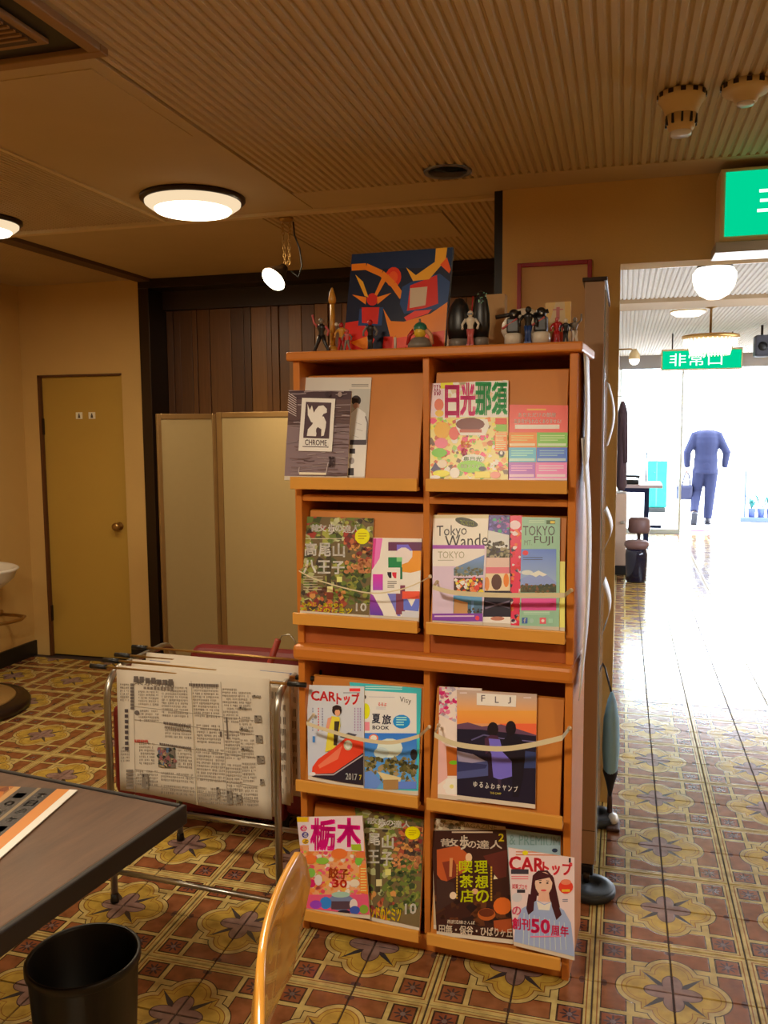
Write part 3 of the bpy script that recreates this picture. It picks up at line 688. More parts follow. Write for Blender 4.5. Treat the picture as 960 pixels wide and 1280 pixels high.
def d_purple(a):
    a.poly([(552, 282), (630, 282), (610, 420), (555, 505)], (226, 110, 170)); a.poly([(556, 282), (588, 282), (572, 480), (552, 505)], (200, 60, 130)); a.rect(668, 308, 892, 368, (96, 44, 80)); a.poly([(725, 325), (800, 325), (830, 368), (725, 368)], (110, 96, 190))
    a.ell(770, 420, 62, 76, (214, 200, 206)); a.poly([(830, 368), (892, 368), (885, 500), (820, 516), (756, 510), (760, 460), (800, 446), (828, 410)], (216, 140, 40)); a.rect(668, 412, 758, 480, (30, 124, 70)); a.rect(724, 412, 760, 442, (120, 186, 120)); a.rect(668, 480, 762, 560, (30, 106, 70))
    a.rect(566, 526, 632, 632, (200, 50, 150), (160, 70, 170)); a.poly([(546, 650), (600, 690), (640, 805), (546, 795)], (150, 60, 150), (90, 60, 150)); a.poly([(560, 650), (650, 650), (760, 815), (650, 810)], (236, 214, 214)); a.poly([(660, 650), (720, 650), (750, 800), (730, 800)], (110, 110, 180)); a.rect(720, 600, 780, 790, (120, 60, 80))
    a.rect(762, 640, 884, 690, (214, 80, 56)); a.poly([(770, 690), (880, 690), (870, 770), (770, 762)], (96, 110, 190)); a.poly([(796, 690), (850, 690), (824, 740)], (222, 214, 214)); a.rect(760, 770, 880, 815, (190, 190, 220))
    a.rect(645, 482, 748, 655, (224, 216, 206)); a.poly([(662, 512), (690, 512), (690, 552), (676, 552), (664, 530)], (30, 26, 40)); a.poly([(694, 514), (724, 514), (722, 554), (708, 552), (696, 532)], (200, 40, 60)); a.lines(664, 572, 726, 622, 4, (120, 116, 110), .5)
cover('purple and orange abstract-shape booklet right of the autumn magazine', A7, [(556, 278), (893, 284), (872, 812), (544, 792)], 1, (216, 206, 206), d_purple, 0, 'booklet', .004, name='booklet')
# -- row 2 right  crop 530,620 s=4.571
A8 = (530, 620, 4.571)
def d_back(a):
    a.rect(478, 110, 560, 740, (206, 50, 80)); a.ell(520, 165, 32, 26, (230, 190, 196)); a.blobs(485, 180, 560, 740, [(200, 40, 50), (60, 40, 60), (230, 196, 196), (226, 110, 50)], 60, 8, 20, 3)
cover('red and pink city leaflet, mostly hidden between the Tokyo leaflets', A8, [(478, 112), (562, 112), (556, 742), (470, 735)], 1, (206, 60, 80), d_back, 0, 'leaflet', .002, name='leaflet')
def d_yel(a): a.rect(700, 370, 810, 750, (226, 206, 110))
cover('thin yellow leaflet peeking out at the right end of the second shelf', A8, [(690, 372), (806, 374), (804, 752), (690, 748)], 1, (228, 208, 110), d_yel, .0, 'leaflet', .0015, name='leaflet')
def d_street(a):
    a.poly([(360, 108), (490, 108), (486, 222), (350, 190)], (76, 60, 130)); a.blobs(365, 110, 485, 210, [(110, 96, 170), (60, 40, 110), (170, 90, 150), (60, 150, 110)], 40, 6, 14, 8)
    a.poly([(350, 190), (486, 222), (486, 300), (345, 290)], (196, 196, 186)); a.blobs(350, 262, 486, 350, [(90, 96, 70), (60, 50, 40), (150, 140, 110)], 50, 8, 18, 2); a.rect(345, 350, 488, 420, (206, 176, 160)); a.rect(352, 405, 488, 440, (206, 110, 120)); a.rect(345, 440, 492, 540, (222, 190, 150)); a.ell(415, 490, 30, 46, (84, 50, 40)); a.ell(470, 480, 16, 40, (216, 120, 40)); a.ell(360, 500, 14, 40, (206, 130, 70))
    a.rect(335, 540, 495, 690, (34, 28, 44)); a.line([(350, 640), (490, 600)], 10, (110, 100, 120)); a.line([(350, 600), (490, 640)], 6, (90, 80, 100)); a.rect(330, 690, 495, 730, (216, 206, 206)); a.ell(420, 700, 40, 12, (170, 110, 90))
cover('dark street-photo leaflet between the white and the green Tokyo leaflets', A8, [(330, 108), (490, 110), (495, 730), (330, 722)], 1, (60, 50, 70), d_street, .003, 'leaflet', .0025, name='leaflet')
def d_wander(a):
    a.rect(48, 105, 370, 300, (216, 206, 186)); a.rect(48, 105, 370, 130, (190, 176, 130)); a.ell(243, 155, 68, 26, (50, 54, 34), rot=.3); a.text('TOKYO', 205, 140, 285, 168, (150, 160, 60), .03, 10)
    a.text('Tokyo', 72, 178, 244, 262, (34, 28, 34), .015, -8); a.text('Wander', 120, 240, 400, 318, (34, 28, 34), .015, -20)
    a.rect(48, 296, 345, 318, (150, 70, 160)); a.rect(48, 318, 345, 720, (196, 176, 200)); a.rect(48, 318, 345, 420, (214, 204, 204)); a.text('TOKYO', 80, 334, 230, 374, (150, 144, 120), .0); a.lines(80, 384, 170, 392, 1, (150, 144, 130))
    a.poly([(170, 430), (345, 355), (338, 470), (170, 474)], (110, 140, 190), (90, 110, 110)); a.blobs(175, 430, 338, 474, [(110, 110, 80), (90, 90, 70), (140, 130, 100)], 40, 5, 12, 6)
    a.rect(170, 486, 335, 575, (70, 40, 30)); a.blobs(175, 490, 330, 572, [(226, 120, 60), (230, 190, 60), (200, 60, 50), (236, 220, 200)], 40, 8, 20, 7); a.rect(168, 582, 332, 682, (90, 150, 200), (60, 60, 60)); a.poly([(172, 600), (250, 620), (250, 682), (170, 682)], (176, 130, 80)); a.rect(270, 610, 285, 680, (110, 150, 190)); a.blobs(250, 650, 330, 684, [(50, 50, 50), (90, 80, 60)], 20, 5, 10, 2)
    a.rect(48, 676, 335, 716, (120, 60, 150)); a.lines(60, 686, 290, 700, 1, (200, 170, 206), .5); a.ell(305, 700, 12, 12, (206, 60, 80))
cover('white and lilac travel leaflet with handwritten Tokyo title', A8, [(50, 108), (370, 106), (335, 722), (48, 710)], 1, (206, 190, 200), d_wander, .006, 'leaflet', .0025, name='leaflet')
def d_fuji(a):
    a.rect(545, 120, 778, 745, (136, 176, 146)); a.text('TOKYO', 566, 170, 748, 224, (50, 40, 44), .02); a.text('MT.', 574, 250, 618, 278, (90, 110, 90), .01); a.text('FUJI', 630, 228, 738, 280, (50, 40, 44), .02)
    a.rect(700, 138, 750, 160, (60, 90, 50)); a.rect(722, 142, 748, 156, (206, 180, 50)); a.lines(600, 138, 690, 158, 2, (170, 196, 160))
    a.rect(552, 300, 756, 545, (90, 120, 196), (156, 176, 214)); a.poly([(552, 470), (620, 440), (655, 424), (700, 446), (756, 490), (756, 512), (552, 510)], (130, 146, 200)); a.poly([(600, 446), (655, 422), (705, 446), (680, 456), (660, 448), (640, 460), (620, 450)], (206, 206, 220)); a.ell(590, 434, 34, 14, (196, 200, 220)); a.rect(552, 506, 756, 548, (70, 74, 50)); a.blobs(555, 500, 752, 545, [(96, 84, 50), (60, 66, 50), (120, 80, 50)], 40, 6, 14, 9)
    a.ell(580, 322, 17, 14, (206, 50, 60)); a.lines(566, 346, 680, 370, 2, (60, 70, 110), .3); a.rect(556, 582, 756, 652, (206, 76, 140)); a.lines(570, 660, 720, 680, 2, (180, 206, 180))
    a.rect(560, 694, 592, 728, (60, 90, 150)); a.text('f', 570, 698, 584, 724, (226, 226, 230), .06); a.rect(662, 694, 698, 730, (206, 90, 100)); a.ell(680, 712, 9, 9, (226, 190, 180)); a.ell(616, 712, 12, 14, (150, 180, 160)); a.rect(712, 700, 738, 726, (150, 190, 160))
cover('green leaflet with mountain photo and dark Tokyo title', A8, [(560, 120), (778, 124), (772, 748), (545, 740)], 1, (136, 176, 146), d_fuji, .004, 'leaflet', .0025, name='leaflet')
# -- row 3 left  crop 360,820 s=5.333
A9 = (360, 820, 5.333)
def d_blue(a):
    a.rect(400, 170, 900, 900, (60, 170, 170)); a.lines(520, 205, 770, 240, 2, (170, 214, 206), .5); a.poly([(420, 240), (858, 262), (858, 890), (420, 880)], (206, 202, 200)); a.text('Visy', 750, 290, 824, 346, (50, 44, 50), .0, 14); a.ell(518, 300, 10, 16, (50, 44, 50)); a.lines(545, 296, 720, 306, 1, (150, 150, 160), .3)
    a.ell(526, 410, 28, 60, (206, 214, 30)); a.rect(420, 490, 552, 550, (226, 130, 140)); a.text('るるぶ', 608, 342, 664, 368, (206, 50, 60), .04, 4); a.lines(596, 378, 660, 402, 2, (170, 170, 176), .3)
    a.text('夏', 568, 430, 624, 500, (40, 44, 70), .05); a.text('旅', 636, 436, 694, 506, (40, 44, 70), .05); a.text('BOOK', 572, 514, 682, 540, (40, 44, 70), .06, 3)
    a.ell(762, 484, 56, 50, (30, 130, 200)); a.lines(728, 450, 796, 520, 4, (150, 206, 230), .45)
    a.poly([(420, 565), (858, 565), (858, 890), (420, 880)], (50, 110, 190), (90, 150, 206)); a.ell(685, 660, 84, 60, (196, 206, 220)); a.ell(630, 690, 50, 34, (180, 196, 216)); a.blobs(520, 720, 856, 800, [(90, 84, 44), (120, 110, 60), (60, 60, 40), (130, 120, 80)], 90, 8, 22, 4); a.ell(840, 700, 22, 34, (40, 40, 44)); a.blobs(420, 780, 856, 860, [(110, 100, 60), (150, 130, 90), (80, 80, 50)], 60, 8, 22, 5)
    a.poly([(510, 800), (560, 790), (630, 850), (590, 886), (510, 876)], (96, 130, 206)); a.poly([(600, 795), (760, 830), (750, 860), (640, 840)], (196, 180, 130)); a.rect(640, 840, 740, 890, (150, 116, 70)); a.poly([(740, 850), (856, 850), (856, 890), (740, 888)], (90, 120, 200)); a.ell(580, 598, 32, 26, (226, 120, 90)); a.ell(580, 598, 22, 18, (230, 216, 196))
cover('summer travel magazine with teal edge and blue lake photo, right behind the red-car magazine', A9, [(410, 174), (890, 215), (868, 902), (504, 880)], 2, (190, 196, 200), d_blue, .001)
def d_car(a):
    a.rect(125, 190, 520, 870, (190, 192, 200), (176, 180, 192)); a.text('CAR', 152, 232, 312, 300, (206, 40, 40), .07, 8); a.text('トップ', 316, 244, 474, 330, (206, 40, 40), .07, 4); a.rect(405, 216, 480, 238, (214, 60, 60))
    a.lines(362, 244, 480, 256, 1, (130, 130, 140), .5)
    for x, c in ((160, (130, 140, 160)), (196, (190, 80, 80)), (222, (130, 130, 150)), (440, (150, 130, 160)), (462, (160, 120, 160)), (480, (150, 140, 170))):
        for k in range(9): a.rect(x, 350+k*18, x+7, 362+k*18, c)
    a.rect(165, 540, 180, 580, (60, 120, 180))
    a.ell(322, 366, 32, 36, (46, 34, 34)); a.ell(326, 382, 18, 24, (206, 150, 110)); a.ell(322, 348, 30, 16, (46, 34, 34)); a.poly([(285, 404), (340, 412), (345, 470), (310, 620), (245, 645), (262, 520)], (206, 190, 60)); a.poly([(306, 440), (340, 440), (322, 600), (300, 600)], (60, 50, 40)); a.poly([(262, 420), (290, 410), (270, 490), (250, 490)], (206, 140, 110))
    a.poly([(165, 740), (200, 690), (300, 620), (360, 570), (420, 520), (505, 580), (505, 690), (300, 780), (160, 790)], (206, 64, 40)); a.poly([(200, 730), (310, 640), (360, 600), (330, 690), (210, 750)], (226, 110, 80)); a.poly([(340, 545), (400, 516), (460, 530), (420, 560)], (70, 70, 80)); a.ell(398, 600, 30, 34, (176, 180, 150)); a.ell(398, 600, 20, 24, (206, 206, 190))
    a.poly([(160, 786), (300, 780), (505, 650), (505, 860), (300, 830), (160, 800)], (40, 34, 44)); a.line([(170, 790), (300, 790), (505, 665)], 8, (160, 150, 150)); a.ell(165, 785, 20, 12, (206, 196, 190)); a.text('2017', 382, 780, 462, 822, (190, 190, 180), .04, 6); a.text('7', 476, 794, 494, 826, (206, 190, 50), .06)
cover('motoring magazine with red convertible cover, left on the third shelf', A9, [(126, 192), (508, 203), (506, 866), (134, 796)], 2, (190, 192, 200), d_car, .009)
# -- row 3 right  crop 530,830 s=4.571
A10 = (530, 830, 4.571)
def d_flower(a):
    a.rect(78, 125, 300, 760, (222, 196, 180)); a.blobs(90, 130, 200, 340, [(190, 40, 100), (206, 110, 140), (196, 186, 186), (170, 160, 170)], 70, 8, 20, 3); a.poly([(88, 290), (190, 340), (190, 420), (84, 420)], (226, 196, 180)); a.poly([(124, 470), (200, 486), (200, 640), (130, 640)], (176, 96, 40)); a.ell(170, 565, 26, 12, (110, 170, 30)); a.poly([(85, 430), (126, 470), (134, 650), (80, 690)], (206, 160, 150))
    for k in range(6): a.ell(158+26*math.cos(k*1.05), 700+30*math.sin(k*1.05), 24, 20, (232, 222, 206))
    a.ell(158, 700, 12, 12, (206, 196, 110))
cover('pale pink floral magazine sticking out left of the black sunset one', A10, [(88, 128), (330, 140), (320, 770), (78, 742)], 2, (222, 196, 180), d_flower, 0)
def d_flj(a):
    a.rect(185, 140, 645, 440, (176, 160, 146), (226, 130, 50)); a.poly([(185, 160), (645, 175), (645, 300), (185, 270)], (176, 156, 140), (214, 150, 80)); a.rect(190, 270, 645, 345, (222, 150, 66), (226, 130, 60)); a.poly([(430, 345), (645, 345), (645, 420), (430, 410)], (216, 96, 60))
    a.poly([(188, 350), (250, 338), (330, 362), (440, 350), (520, 372), (645, 412), (645, 460), (188, 440)], (96, 66, 86)); a.poly([(186, 375), (330, 380), (645, 418), (640, 805), (184, 750)], (30, 26, 44))
    a.poly([(186, 500), (360, 560), (380, 640), (186, 660)], (70, 76, 120)); a.poly([(186, 500), (280, 520), (350, 560), (200, 580)], (150, 140, 160)); a.poly([(190, 560), (360, 580), (350, 600), (190, 620)], (46, 50, 90)); a.line([(270, 440), (340, 410), (440, 430)], 8, (90, 84, 120)); a.poly([(560, 500), (640, 510), (640, 600), (570, 600)], (50, 60, 100)); a.line([(440, 430), (640, 450)], 5, (110, 100, 140))
    a.poly([(378, 405), (408, 405), (425, 440), (362, 440)], (50, 30, 40)); a.poly([(480, 400), (512, 400), (550, 426), (462, 432)], (26, 22, 34)); a.ell(392, 378, 32, 42, (28, 20, 28)); a.ell(495, 372, 30, 44, (28, 20, 28)); a.poly([(345, 430), (380, 410), (420, 415), (440, 470), (420, 480), (350, 520)], (70, 40, 60)); a.poly([(368, 430), (432, 436), (450, 510), (500, 560), (525, 640), (430, 664), (395, 650), (380, 520)], (106, 96, 180)); a.poly([(365, 480), (384, 520), (392, 650), (365, 660)], (40, 26, 44))
    a.poly([(450, 440), (480, 412), (545, 420), (580, 470), (575, 560), (565, 650), (540, 760), (505, 760), (500, 560), (455, 500)], (26, 22, 34)); a.poly([(420, 660), (440, 662), (440, 700), (425, 700)], (60, 44, 60))
    a.poly([(300, 165), (526, 180), (524, 248), (300, 236)], (222, 212, 206)); a.text('F', 326, 178, 348, 216, (110, 100, 106), .03); a.text('L', 404, 186, 426, 224, (110, 100, 106), .03); a.text('J', 478, 190, 496, 228, (110, 100, 106), .03); a.lines(205, 162, 246, 178, 1, (206, 190, 180)); a.lines(568, 190, 614, 206, 1, (206, 190, 180))
    for i, c in enumerate('ゆるふわキャンプ'): a.text(c, 282+i*33, 672+i*4, 304+i*33, 704+i*4, (226, 216, 200), .05)
    a.text('THE CAMP', 376, 730, 440, 742, (206, 190, 90), .04, 6)
cover('dark magazine with two people at sunset on the right of the third shelf', A10, [(188, 146), (645, 172), (636, 802), (188, 748)], 2, (40, 34, 50), d_flj, .006)
# -- row 4 left crop 350,1000 s=5.053
A11 = (350, 1000, 5.053)
def d_takao2(a):
    autumn(a, 440, 40, 905, 810, 13); w = (216, 204, 186)
    a.text('散', 552, 126, 618, 176, w, .05); a.text('歩', 620, 128, 672, 206, w, .06); a.text('の', 672, 140, 716, 186, w, .06); a.text('達人', 716, 140, 826, 200, w, .05)
    a.text('尾', 560, 248, 636, 336, w, .06); a.text('山', 646, 260, 720, 356, w, .06); a.text('王', 560, 366, 632, 452, w, .06); a.text('子', 640, 378, 716, 470, w, .06)
    a.ell(838, 236, 48, 52, (222, 200, 0)); a.lines(812, 216, 862, 262, 3, (170, 150, 10), .4); a.rect(668, 488, 704, 526, (196, 190, 110)); a.rect(612, 548, 648, 586, (200, 186, 130)); a.text('ンドのヒミツ', 570, 690, 766, 752, (210, 180, 20), .05, 18); a.text('10', 790, 684, 862, 738, w, .07); a.lines(545, 208, 710, 222, 1, (180, 170, 140))
cover('second autumn-leaf walking magazine, right of the pink-titled guidebook at the bottom', A11, [(472, 48), (908, 124), (880, 806), (556, 732)], 3, (104, 80, 54), d_takao2, .001)
def d_tochi(a):
    cols = [(226, 110, 60), (236, 160, 70), (220, 90, 110), (206, 130, 90), (226, 196, 176), (236, 130, 60), (206, 70, 90), (170, 170, 80)]
    a.rect(100, 100, 570, 720, (222, 150, 100)); a.blobs(120, 310, 565, 600, cols, 220, 8, 24, 6); a.rect(180, 98, 530, 330, (216, 192, 196)); a.rect(100, 108, 172, 140, (226, 170, 20)); a.rect(106, 140, 184, 290, (206, 190, 196))
    a.ell(148, 182, 20, 20, (200, 40, 100)); a.text('る', 136, 168, 162, 196, Wt, .05); a.ell(158, 224, 20, 20, (70, 60, 130)); a.text('る', 146, 210, 172, 238, Wt, .05); a.ell(160, 266, 20, 18, (206, 160, 30)); a.text('ぶ', 148, 254, 174, 280, (60, 50, 60), .05)
    a.text('栃', 188, 112, 346, 324, (226, 24, 120), .08, 6); a.text('木', 352, 108, 512, 300, (226, 24, 120), .08, 8)
    a.poly([(445, 285), (510, 285), (515, 330), (450, 322)], (150, 170, 40)); a.ell(495, 392, 24, 28, (110, 170, 60)); a.rect(480, 335, 540, 372, (206, 110, 60)); a.poly([(500, 420), (555, 430), (560, 600), (506, 590)], (226, 120, 50)); a.lines(508, 436, 552, 590, 9, (240, 190, 110), .4)
    a.ell(370, 345, 52, 34, (216, 110, 50)); a.text('餃子', 300, 430, 430, 500, (170, 70, 30), .06, 8); a.text('30', 326, 504, 420, 556, (196, 50, 30), .08, 4); a.ell(195, 465, 26, 30, (120, 170, 70)); a.ell(198, 530, 26, 26, (190, 30, 90)); a.ell(240, 510, 24, 34, (206, 190, 180)); a.ell(470, 530, 32, 24, (216, 196, 170)); a.ell(190, 380, 40, 30, (226, 110, 50)); a.ell(265, 390, 40, 22, (130, 170, 60))
    a.rect(170, 600, 565, 720, (206, 80, 110)); a.ell(380, 648, 90, 50, (110, 120, 150)); a.ell(380, 600, 60, 18, (150, 180, 160)); a.rect(320, 640, 450, 690, (80, 60, 70)); a.ell(285, 650, 36, 38, (50, 120, 200)); a.ell(225, 660, 36, 26, (140, 60, 170)); a.ell(462, 660, 26, 34, (206, 190, 180)); a.ell(530, 690, 30, 28, (120, 150, 50)); a.ell(470, 695, 34, 26, (60, 80, 160)); a.ell(400, 706, 40, 14, (40, 34, 50))
cover('pink-titled gourmet guidebook on the lowest shelf behind the chair back', A11, [(106, 108), (520, 100), (568, 728), (168, 682)], 3, (222, 150, 110), d_tochi, .009, 'guidebook', .006, name='guidebook', tilt=.07)
# -- row 4 right crop 530,1010 s=3.84
A12 = (530, 1010, 3.84)
def d_prem(a):
    a.rect(390, 100, 665, 300, (140, 160, 156)); a.text('& PREMIUM', 410, 128, 652, 178, (110, 136, 130), .01, 10); a.rect(395, 180, 660, 400, (150, 170, 170)); a.ell(628, 206, 14, 10, (50, 60, 80))
cover('grey-green magazine peeking above the girl-cover magazine', A12, [(385, 100), (656, 134), (650, 640), (385, 600)], 3, (140, 160, 156), d_prem, 0)
def d_pal(a):
    a.rect(38, 45, 400, 620, (170, 150, 120)); a.blobs(45, 50, 190, 100, [(90, 80, 60), (190, 180, 150), (130, 110, 80)], 50, 6, 16, 5); a.text('MAGAZINE', 175, 70, 350, 92, (110, 96, 76), .02, 14)
cover('beige magazine showing only its top edge behind the dark cafe magazine', A12, [(42, 48), (390, 90), (385, 600), (46, 560)], 3, (170, 150, 120), d_pal, 0)
def d_cafe(a):
    a.poly([(35, 105), (400, 105), (430, 630), (40, 600)], (56, 30, 26)); a.blobs(40, 400, 420, 560, [(70, 40, 26), (90, 50, 30), (40, 24, 24)], 60, 12, 34, 8)
    a.poly([(60, 200), (160, 180), (215, 230), (200, 300), (150, 330), (90, 360), (62, 320)], (170, 80, 40)); a.poly([(85, 260), (140, 250), (170, 320), (110, 350)], (120, 50, 34)); a.ell(210, 238, 16, 22, (206, 170, 130)); a.poly([(280, 230), (400, 200), (395, 330), (350, 340)], (90, 40, 34)); a.poly([(60, 340), (140, 360), (150, 440), (60, 500)], (60, 40, 36)); a.poly([(120, 240), (135, 240), (130, 330), (118, 330)], (190, 130, 80)); a.ell(136, 420, 16, 18, (206, 180, 150))
    a.ell(375, 470, 46, 42, (196, 96, 36)); a.ell(296, 510, 44, 30, (166, 84, 36)); a.ell(296, 502, 38, 20, (96, 44, 26)); a.ell(240, 400, 16, 14, (196, 150, 110)); a.poly([(335, 320), (352, 340), (330, 342)], (206, 190, 150)); a.poly([(330, 540), (420, 530), (424, 600), (335, 590)], (150, 70, 36))
    w = (212, 196, 170); a.text('散', 78, 146, 160, 184, w, .05); a.text('歩', 168, 130, 208, 200, w, .05); a.text('の', 206, 158, 246, 192, w, .05); a.text('達人', 248, 154, 374, 196, w, .04); a.text('2', 356, 122, 384, 160, (222, 190, 30), .07); a.lines(130, 112, 330, 126, 1, (190, 170, 140), .5)
    for i, c in enumerate('喫茶店'): a.text(c, 164+i*3, 250+i*70, 228+i*3, 312+i*70, (206, 206, 20), .05)
    for i, c in enumerate('理想の'): a.text(c, 238+i*3, 252+i*70, 302+i*3, 314+i*70, (206, 206, 20), .05)
    for k in range(12): a.rect(316, 280+k*14, 324, 290+k*14, (190, 150, 50)); a.rect(152, 270+k*14, 158, 280+k*14, (190, 150, 50))
    a.text('西武沿線さんぽ', 110, 534, 240, 552, w, .02, 6); a.text('田無・保谷・ひばりヶ丘', 72, 556, 426, 600, w, .045, 20)
cover('dark brown cafe magazine with yellow vertical title on the lowest right shelf', A12, [(34, 108), (394, 106), (428, 632), (60, 590)], 3, (56, 30, 26), d_cafe, .004)
def d_girl(a):
    a.rect(398, 190, 725, 720, (214, 190, 184)); a.text('CAR', 408, 232, 574, 306, (214, 50, 60), .07, 10); a.text('トップ', 566, 256, 712, 326, (214, 50, 60), .07, 8); a.lines(440, 208, 690, 238, 2, (190, 120, 90), .4); a.ell(484, 216, 14, 12, (226, 196, 30)); a.text('1', 694, 240, 704, 264, (60, 50, 60), .05)
    a.rect(418, 300, 500, 324, (60, 54, 64)); a.lines(420, 334, 500, 356, 2, (206, 110, 120)); a.text('試乗プロモ', 424, 372, 494, 396, (206, 50, 70), .03, 4); a.rect(446, 400, 484, 416, (50, 46, 54)); a.ell(446, 438, 24, 22, (190, 186, 186))
    a.poly([(500, 500), (520, 330), (545, 306), (590, 304), (620, 340), (650, 480), (655, 520), (630, 540), (600, 440), (540, 430), (528, 520), (498, 520)], (66, 30, 36)); a.ell(572, 370, 42, 58, (228, 176, 150)); a.poly([(525, 330), (560, 312), (615, 330), (618, 372), (600, 340), (532, 356)], (66, 30, 36)); a.poly([(550, 410), (596, 410), (604, 460), (545, 456)], (222, 166, 140)); a.ell(572, 404, 14, 5, (206, 80, 80)); a.ell(556, 366, 6, 4, (50, 30, 36)); a.ell(590, 368, 6, 4, (50, 30, 36)); a.line([(548, 356), (562, 354)], 3, (60, 36, 36)); a.line([(584, 356), (598, 358)], 3, (60, 36, 36))
    a.poly([(470, 490), (540, 452), (575, 470), (608, 460), (670, 500), (705, 560), (725, 720), (430, 660), (440, 560)], (146, 160, 196)); a.poly([(538, 455), (575, 474), (608, 462), (600, 500), (548, 496)], (222, 210, 214))
    for k in range(9): a.line([(480+k*24, 510+k*6), (474+k*26, 680)], 3, (190, 198, 216))
    a.poly([(500, 420), (530, 430), (524, 500), (500, 520), (490, 490)], (66, 30, 36)); a.poly([(606, 430), (636, 450), (660, 520), (634, 545), (612, 480)], (66, 30, 36))
    a.ell(680, 386, 36, 34, (206, 60, 44)); a.ell(680, 362, 26, 14, (222, 120, 90)); a.rect(660, 398, 700, 410, (226, 170, 50)); a.lines(664, 446, 690, 462, 2, (110, 110, 130))
    a.text('創刊', 424, 530, 508, 584, (222, 40, 90), .05, 8); a.text('50', 512, 536, 604, 602, (222, 40, 90), .1, 6); a.text('周年', 608, 566, 694, 616, (222, 40, 90), .05, 8); a.lines(510, 616, 660, 630, 1, (226, 120, 150)); a.text('の', 424, 480, 466, 520, (222, 90, 120), .04)
cover('motoring magazine with smiling long-haired woman, at the lowest right corner', A12, [(404, 190), (722, 240), (722, 712), (430, 640)], 3, (214, 190, 184), d_girl, .010, tilt=.07)

# elastic straps across the shelves
STRAP = mat('elastic_strap', (232, 222, 190), .7); PIN = mat('white_pin', (230, 214, 190), .4)
def strap(pts, r, label, depth=-.05, flat=.35):
    P = [rk(x, y, depth) for x, y in pts]
    # smooth through the points
    Q = []
    for i in range(len(P)-1):
        p0, p1, p2, p3 = P[max(i-1, 0)], P[i], P[i+1], P[min(i+2, len(P)-1)]
        for k in range(6):
            t = k/6; Q.append(.5*((2*p1)+(p2-p0)*t+(2*p0-5*p1+4*p2-p3)*t*t+(3*p1-p0-3*p2+p3)*t**3))
    Q.append(P[-1]); Q[0].y = Q[-1].y = -.004
    MBx = MB(); rr = r
    vs = []; fs = []
    for q in Q: vs += [(q.x, q.y-.001, q.z-rr), (q.x, q.y-.001, q.z+rr), (q.x, q.y+.0005, q.z+rr), (q.x, q.y+.0005, q.z-rr)]
    n = len(Q)
    for i in range(n-1):
        for k in range(4): a_, b_ = 4*i+k, 4*i+(k+1) % 4; fs.append((a_, b_, b_+4, a_+4))
    fs += [(0, 1, 2, 3), (4*n-1, 4*n-2, 4*n-3, 4*n-4)]
    MBx.add(vs, fs); o = MBx.build('elastic_strap', STRAP); o.matrix_world = RM
    tag(o, label, 'strap')
    for e in (Q[0], Q[-1]):
        MB().ball((e.x, -.004, e.z), .006, 10, 6).build('pin', PIN, o)
strap([(538, 733), (570, 741), (625, 744), (670, 744), (710, 744)], .0065, 'pale elastic strap across the Tokyo leaflets', -.075)
strap([(371, 712), (400, 726), (460, 741), (500, 737), (529, 726)], .0018, 'thin elastic cord across the autumn magazine on the second shelf', -.075)
strap([(380, 903), (410, 913), (450, 924), (490, 928), (528, 919)], .0055, 'pale elastic strap across the red-car magazine', -.075)
strap([(540, 917), (570, 930), (620, 936), (660, 932), (708, 921)], .0075, 'broad pale elastic strap across the sunset magazine', -.075)
# curled poster sheets hanging on the right side of the rack
SHEET = mat('curled_sheet', (236, 236, 238), .55)
def side_sheet(z0, z1, d0, d1, bulge, label):
    vs = []; fs = []; n = 16
    for i in range(n+1):
        t = i/n; z = z1+(z0-z1)*t; b = WR+.003+bulge*math.sin(t*PI)*(1-.3*t)+.006*t; ww = 1 if t < .8 else 1-(t-.8)*1.5
        vs += [(b+.010, d0+.01*math.sin(t*5), z), (b, d0+(d1-d0)*ww, z), (b-.0012, d0+(d1-d0)*ww, z), (b+.0088, d0+.01*math.sin(t*5), z)]
    for i in range(n):
        for k in range(4): a_, b_ = 4*i+k, 4*i+(k+1) % 4; fs.append((a_, b_, b_+4, a_+4))
    fs += [(0, 1, 2, 3), (4*n+3, 4*n+2, 4*n+1, 4*n)]
    o = MB().add(vs, fs, True).build('poster_sheet', SHEET); o.matrix_world = RM; tag(o, label, 'poster')
side_sheet(1.44, 1.79, .02, .25, .004, 'upper white poster sheet hanging on the right side of the rack')
side_sheet(.84, 1.56, -.01, .22, .02, 'long curled white poster sheet lower on the right side of the rack')

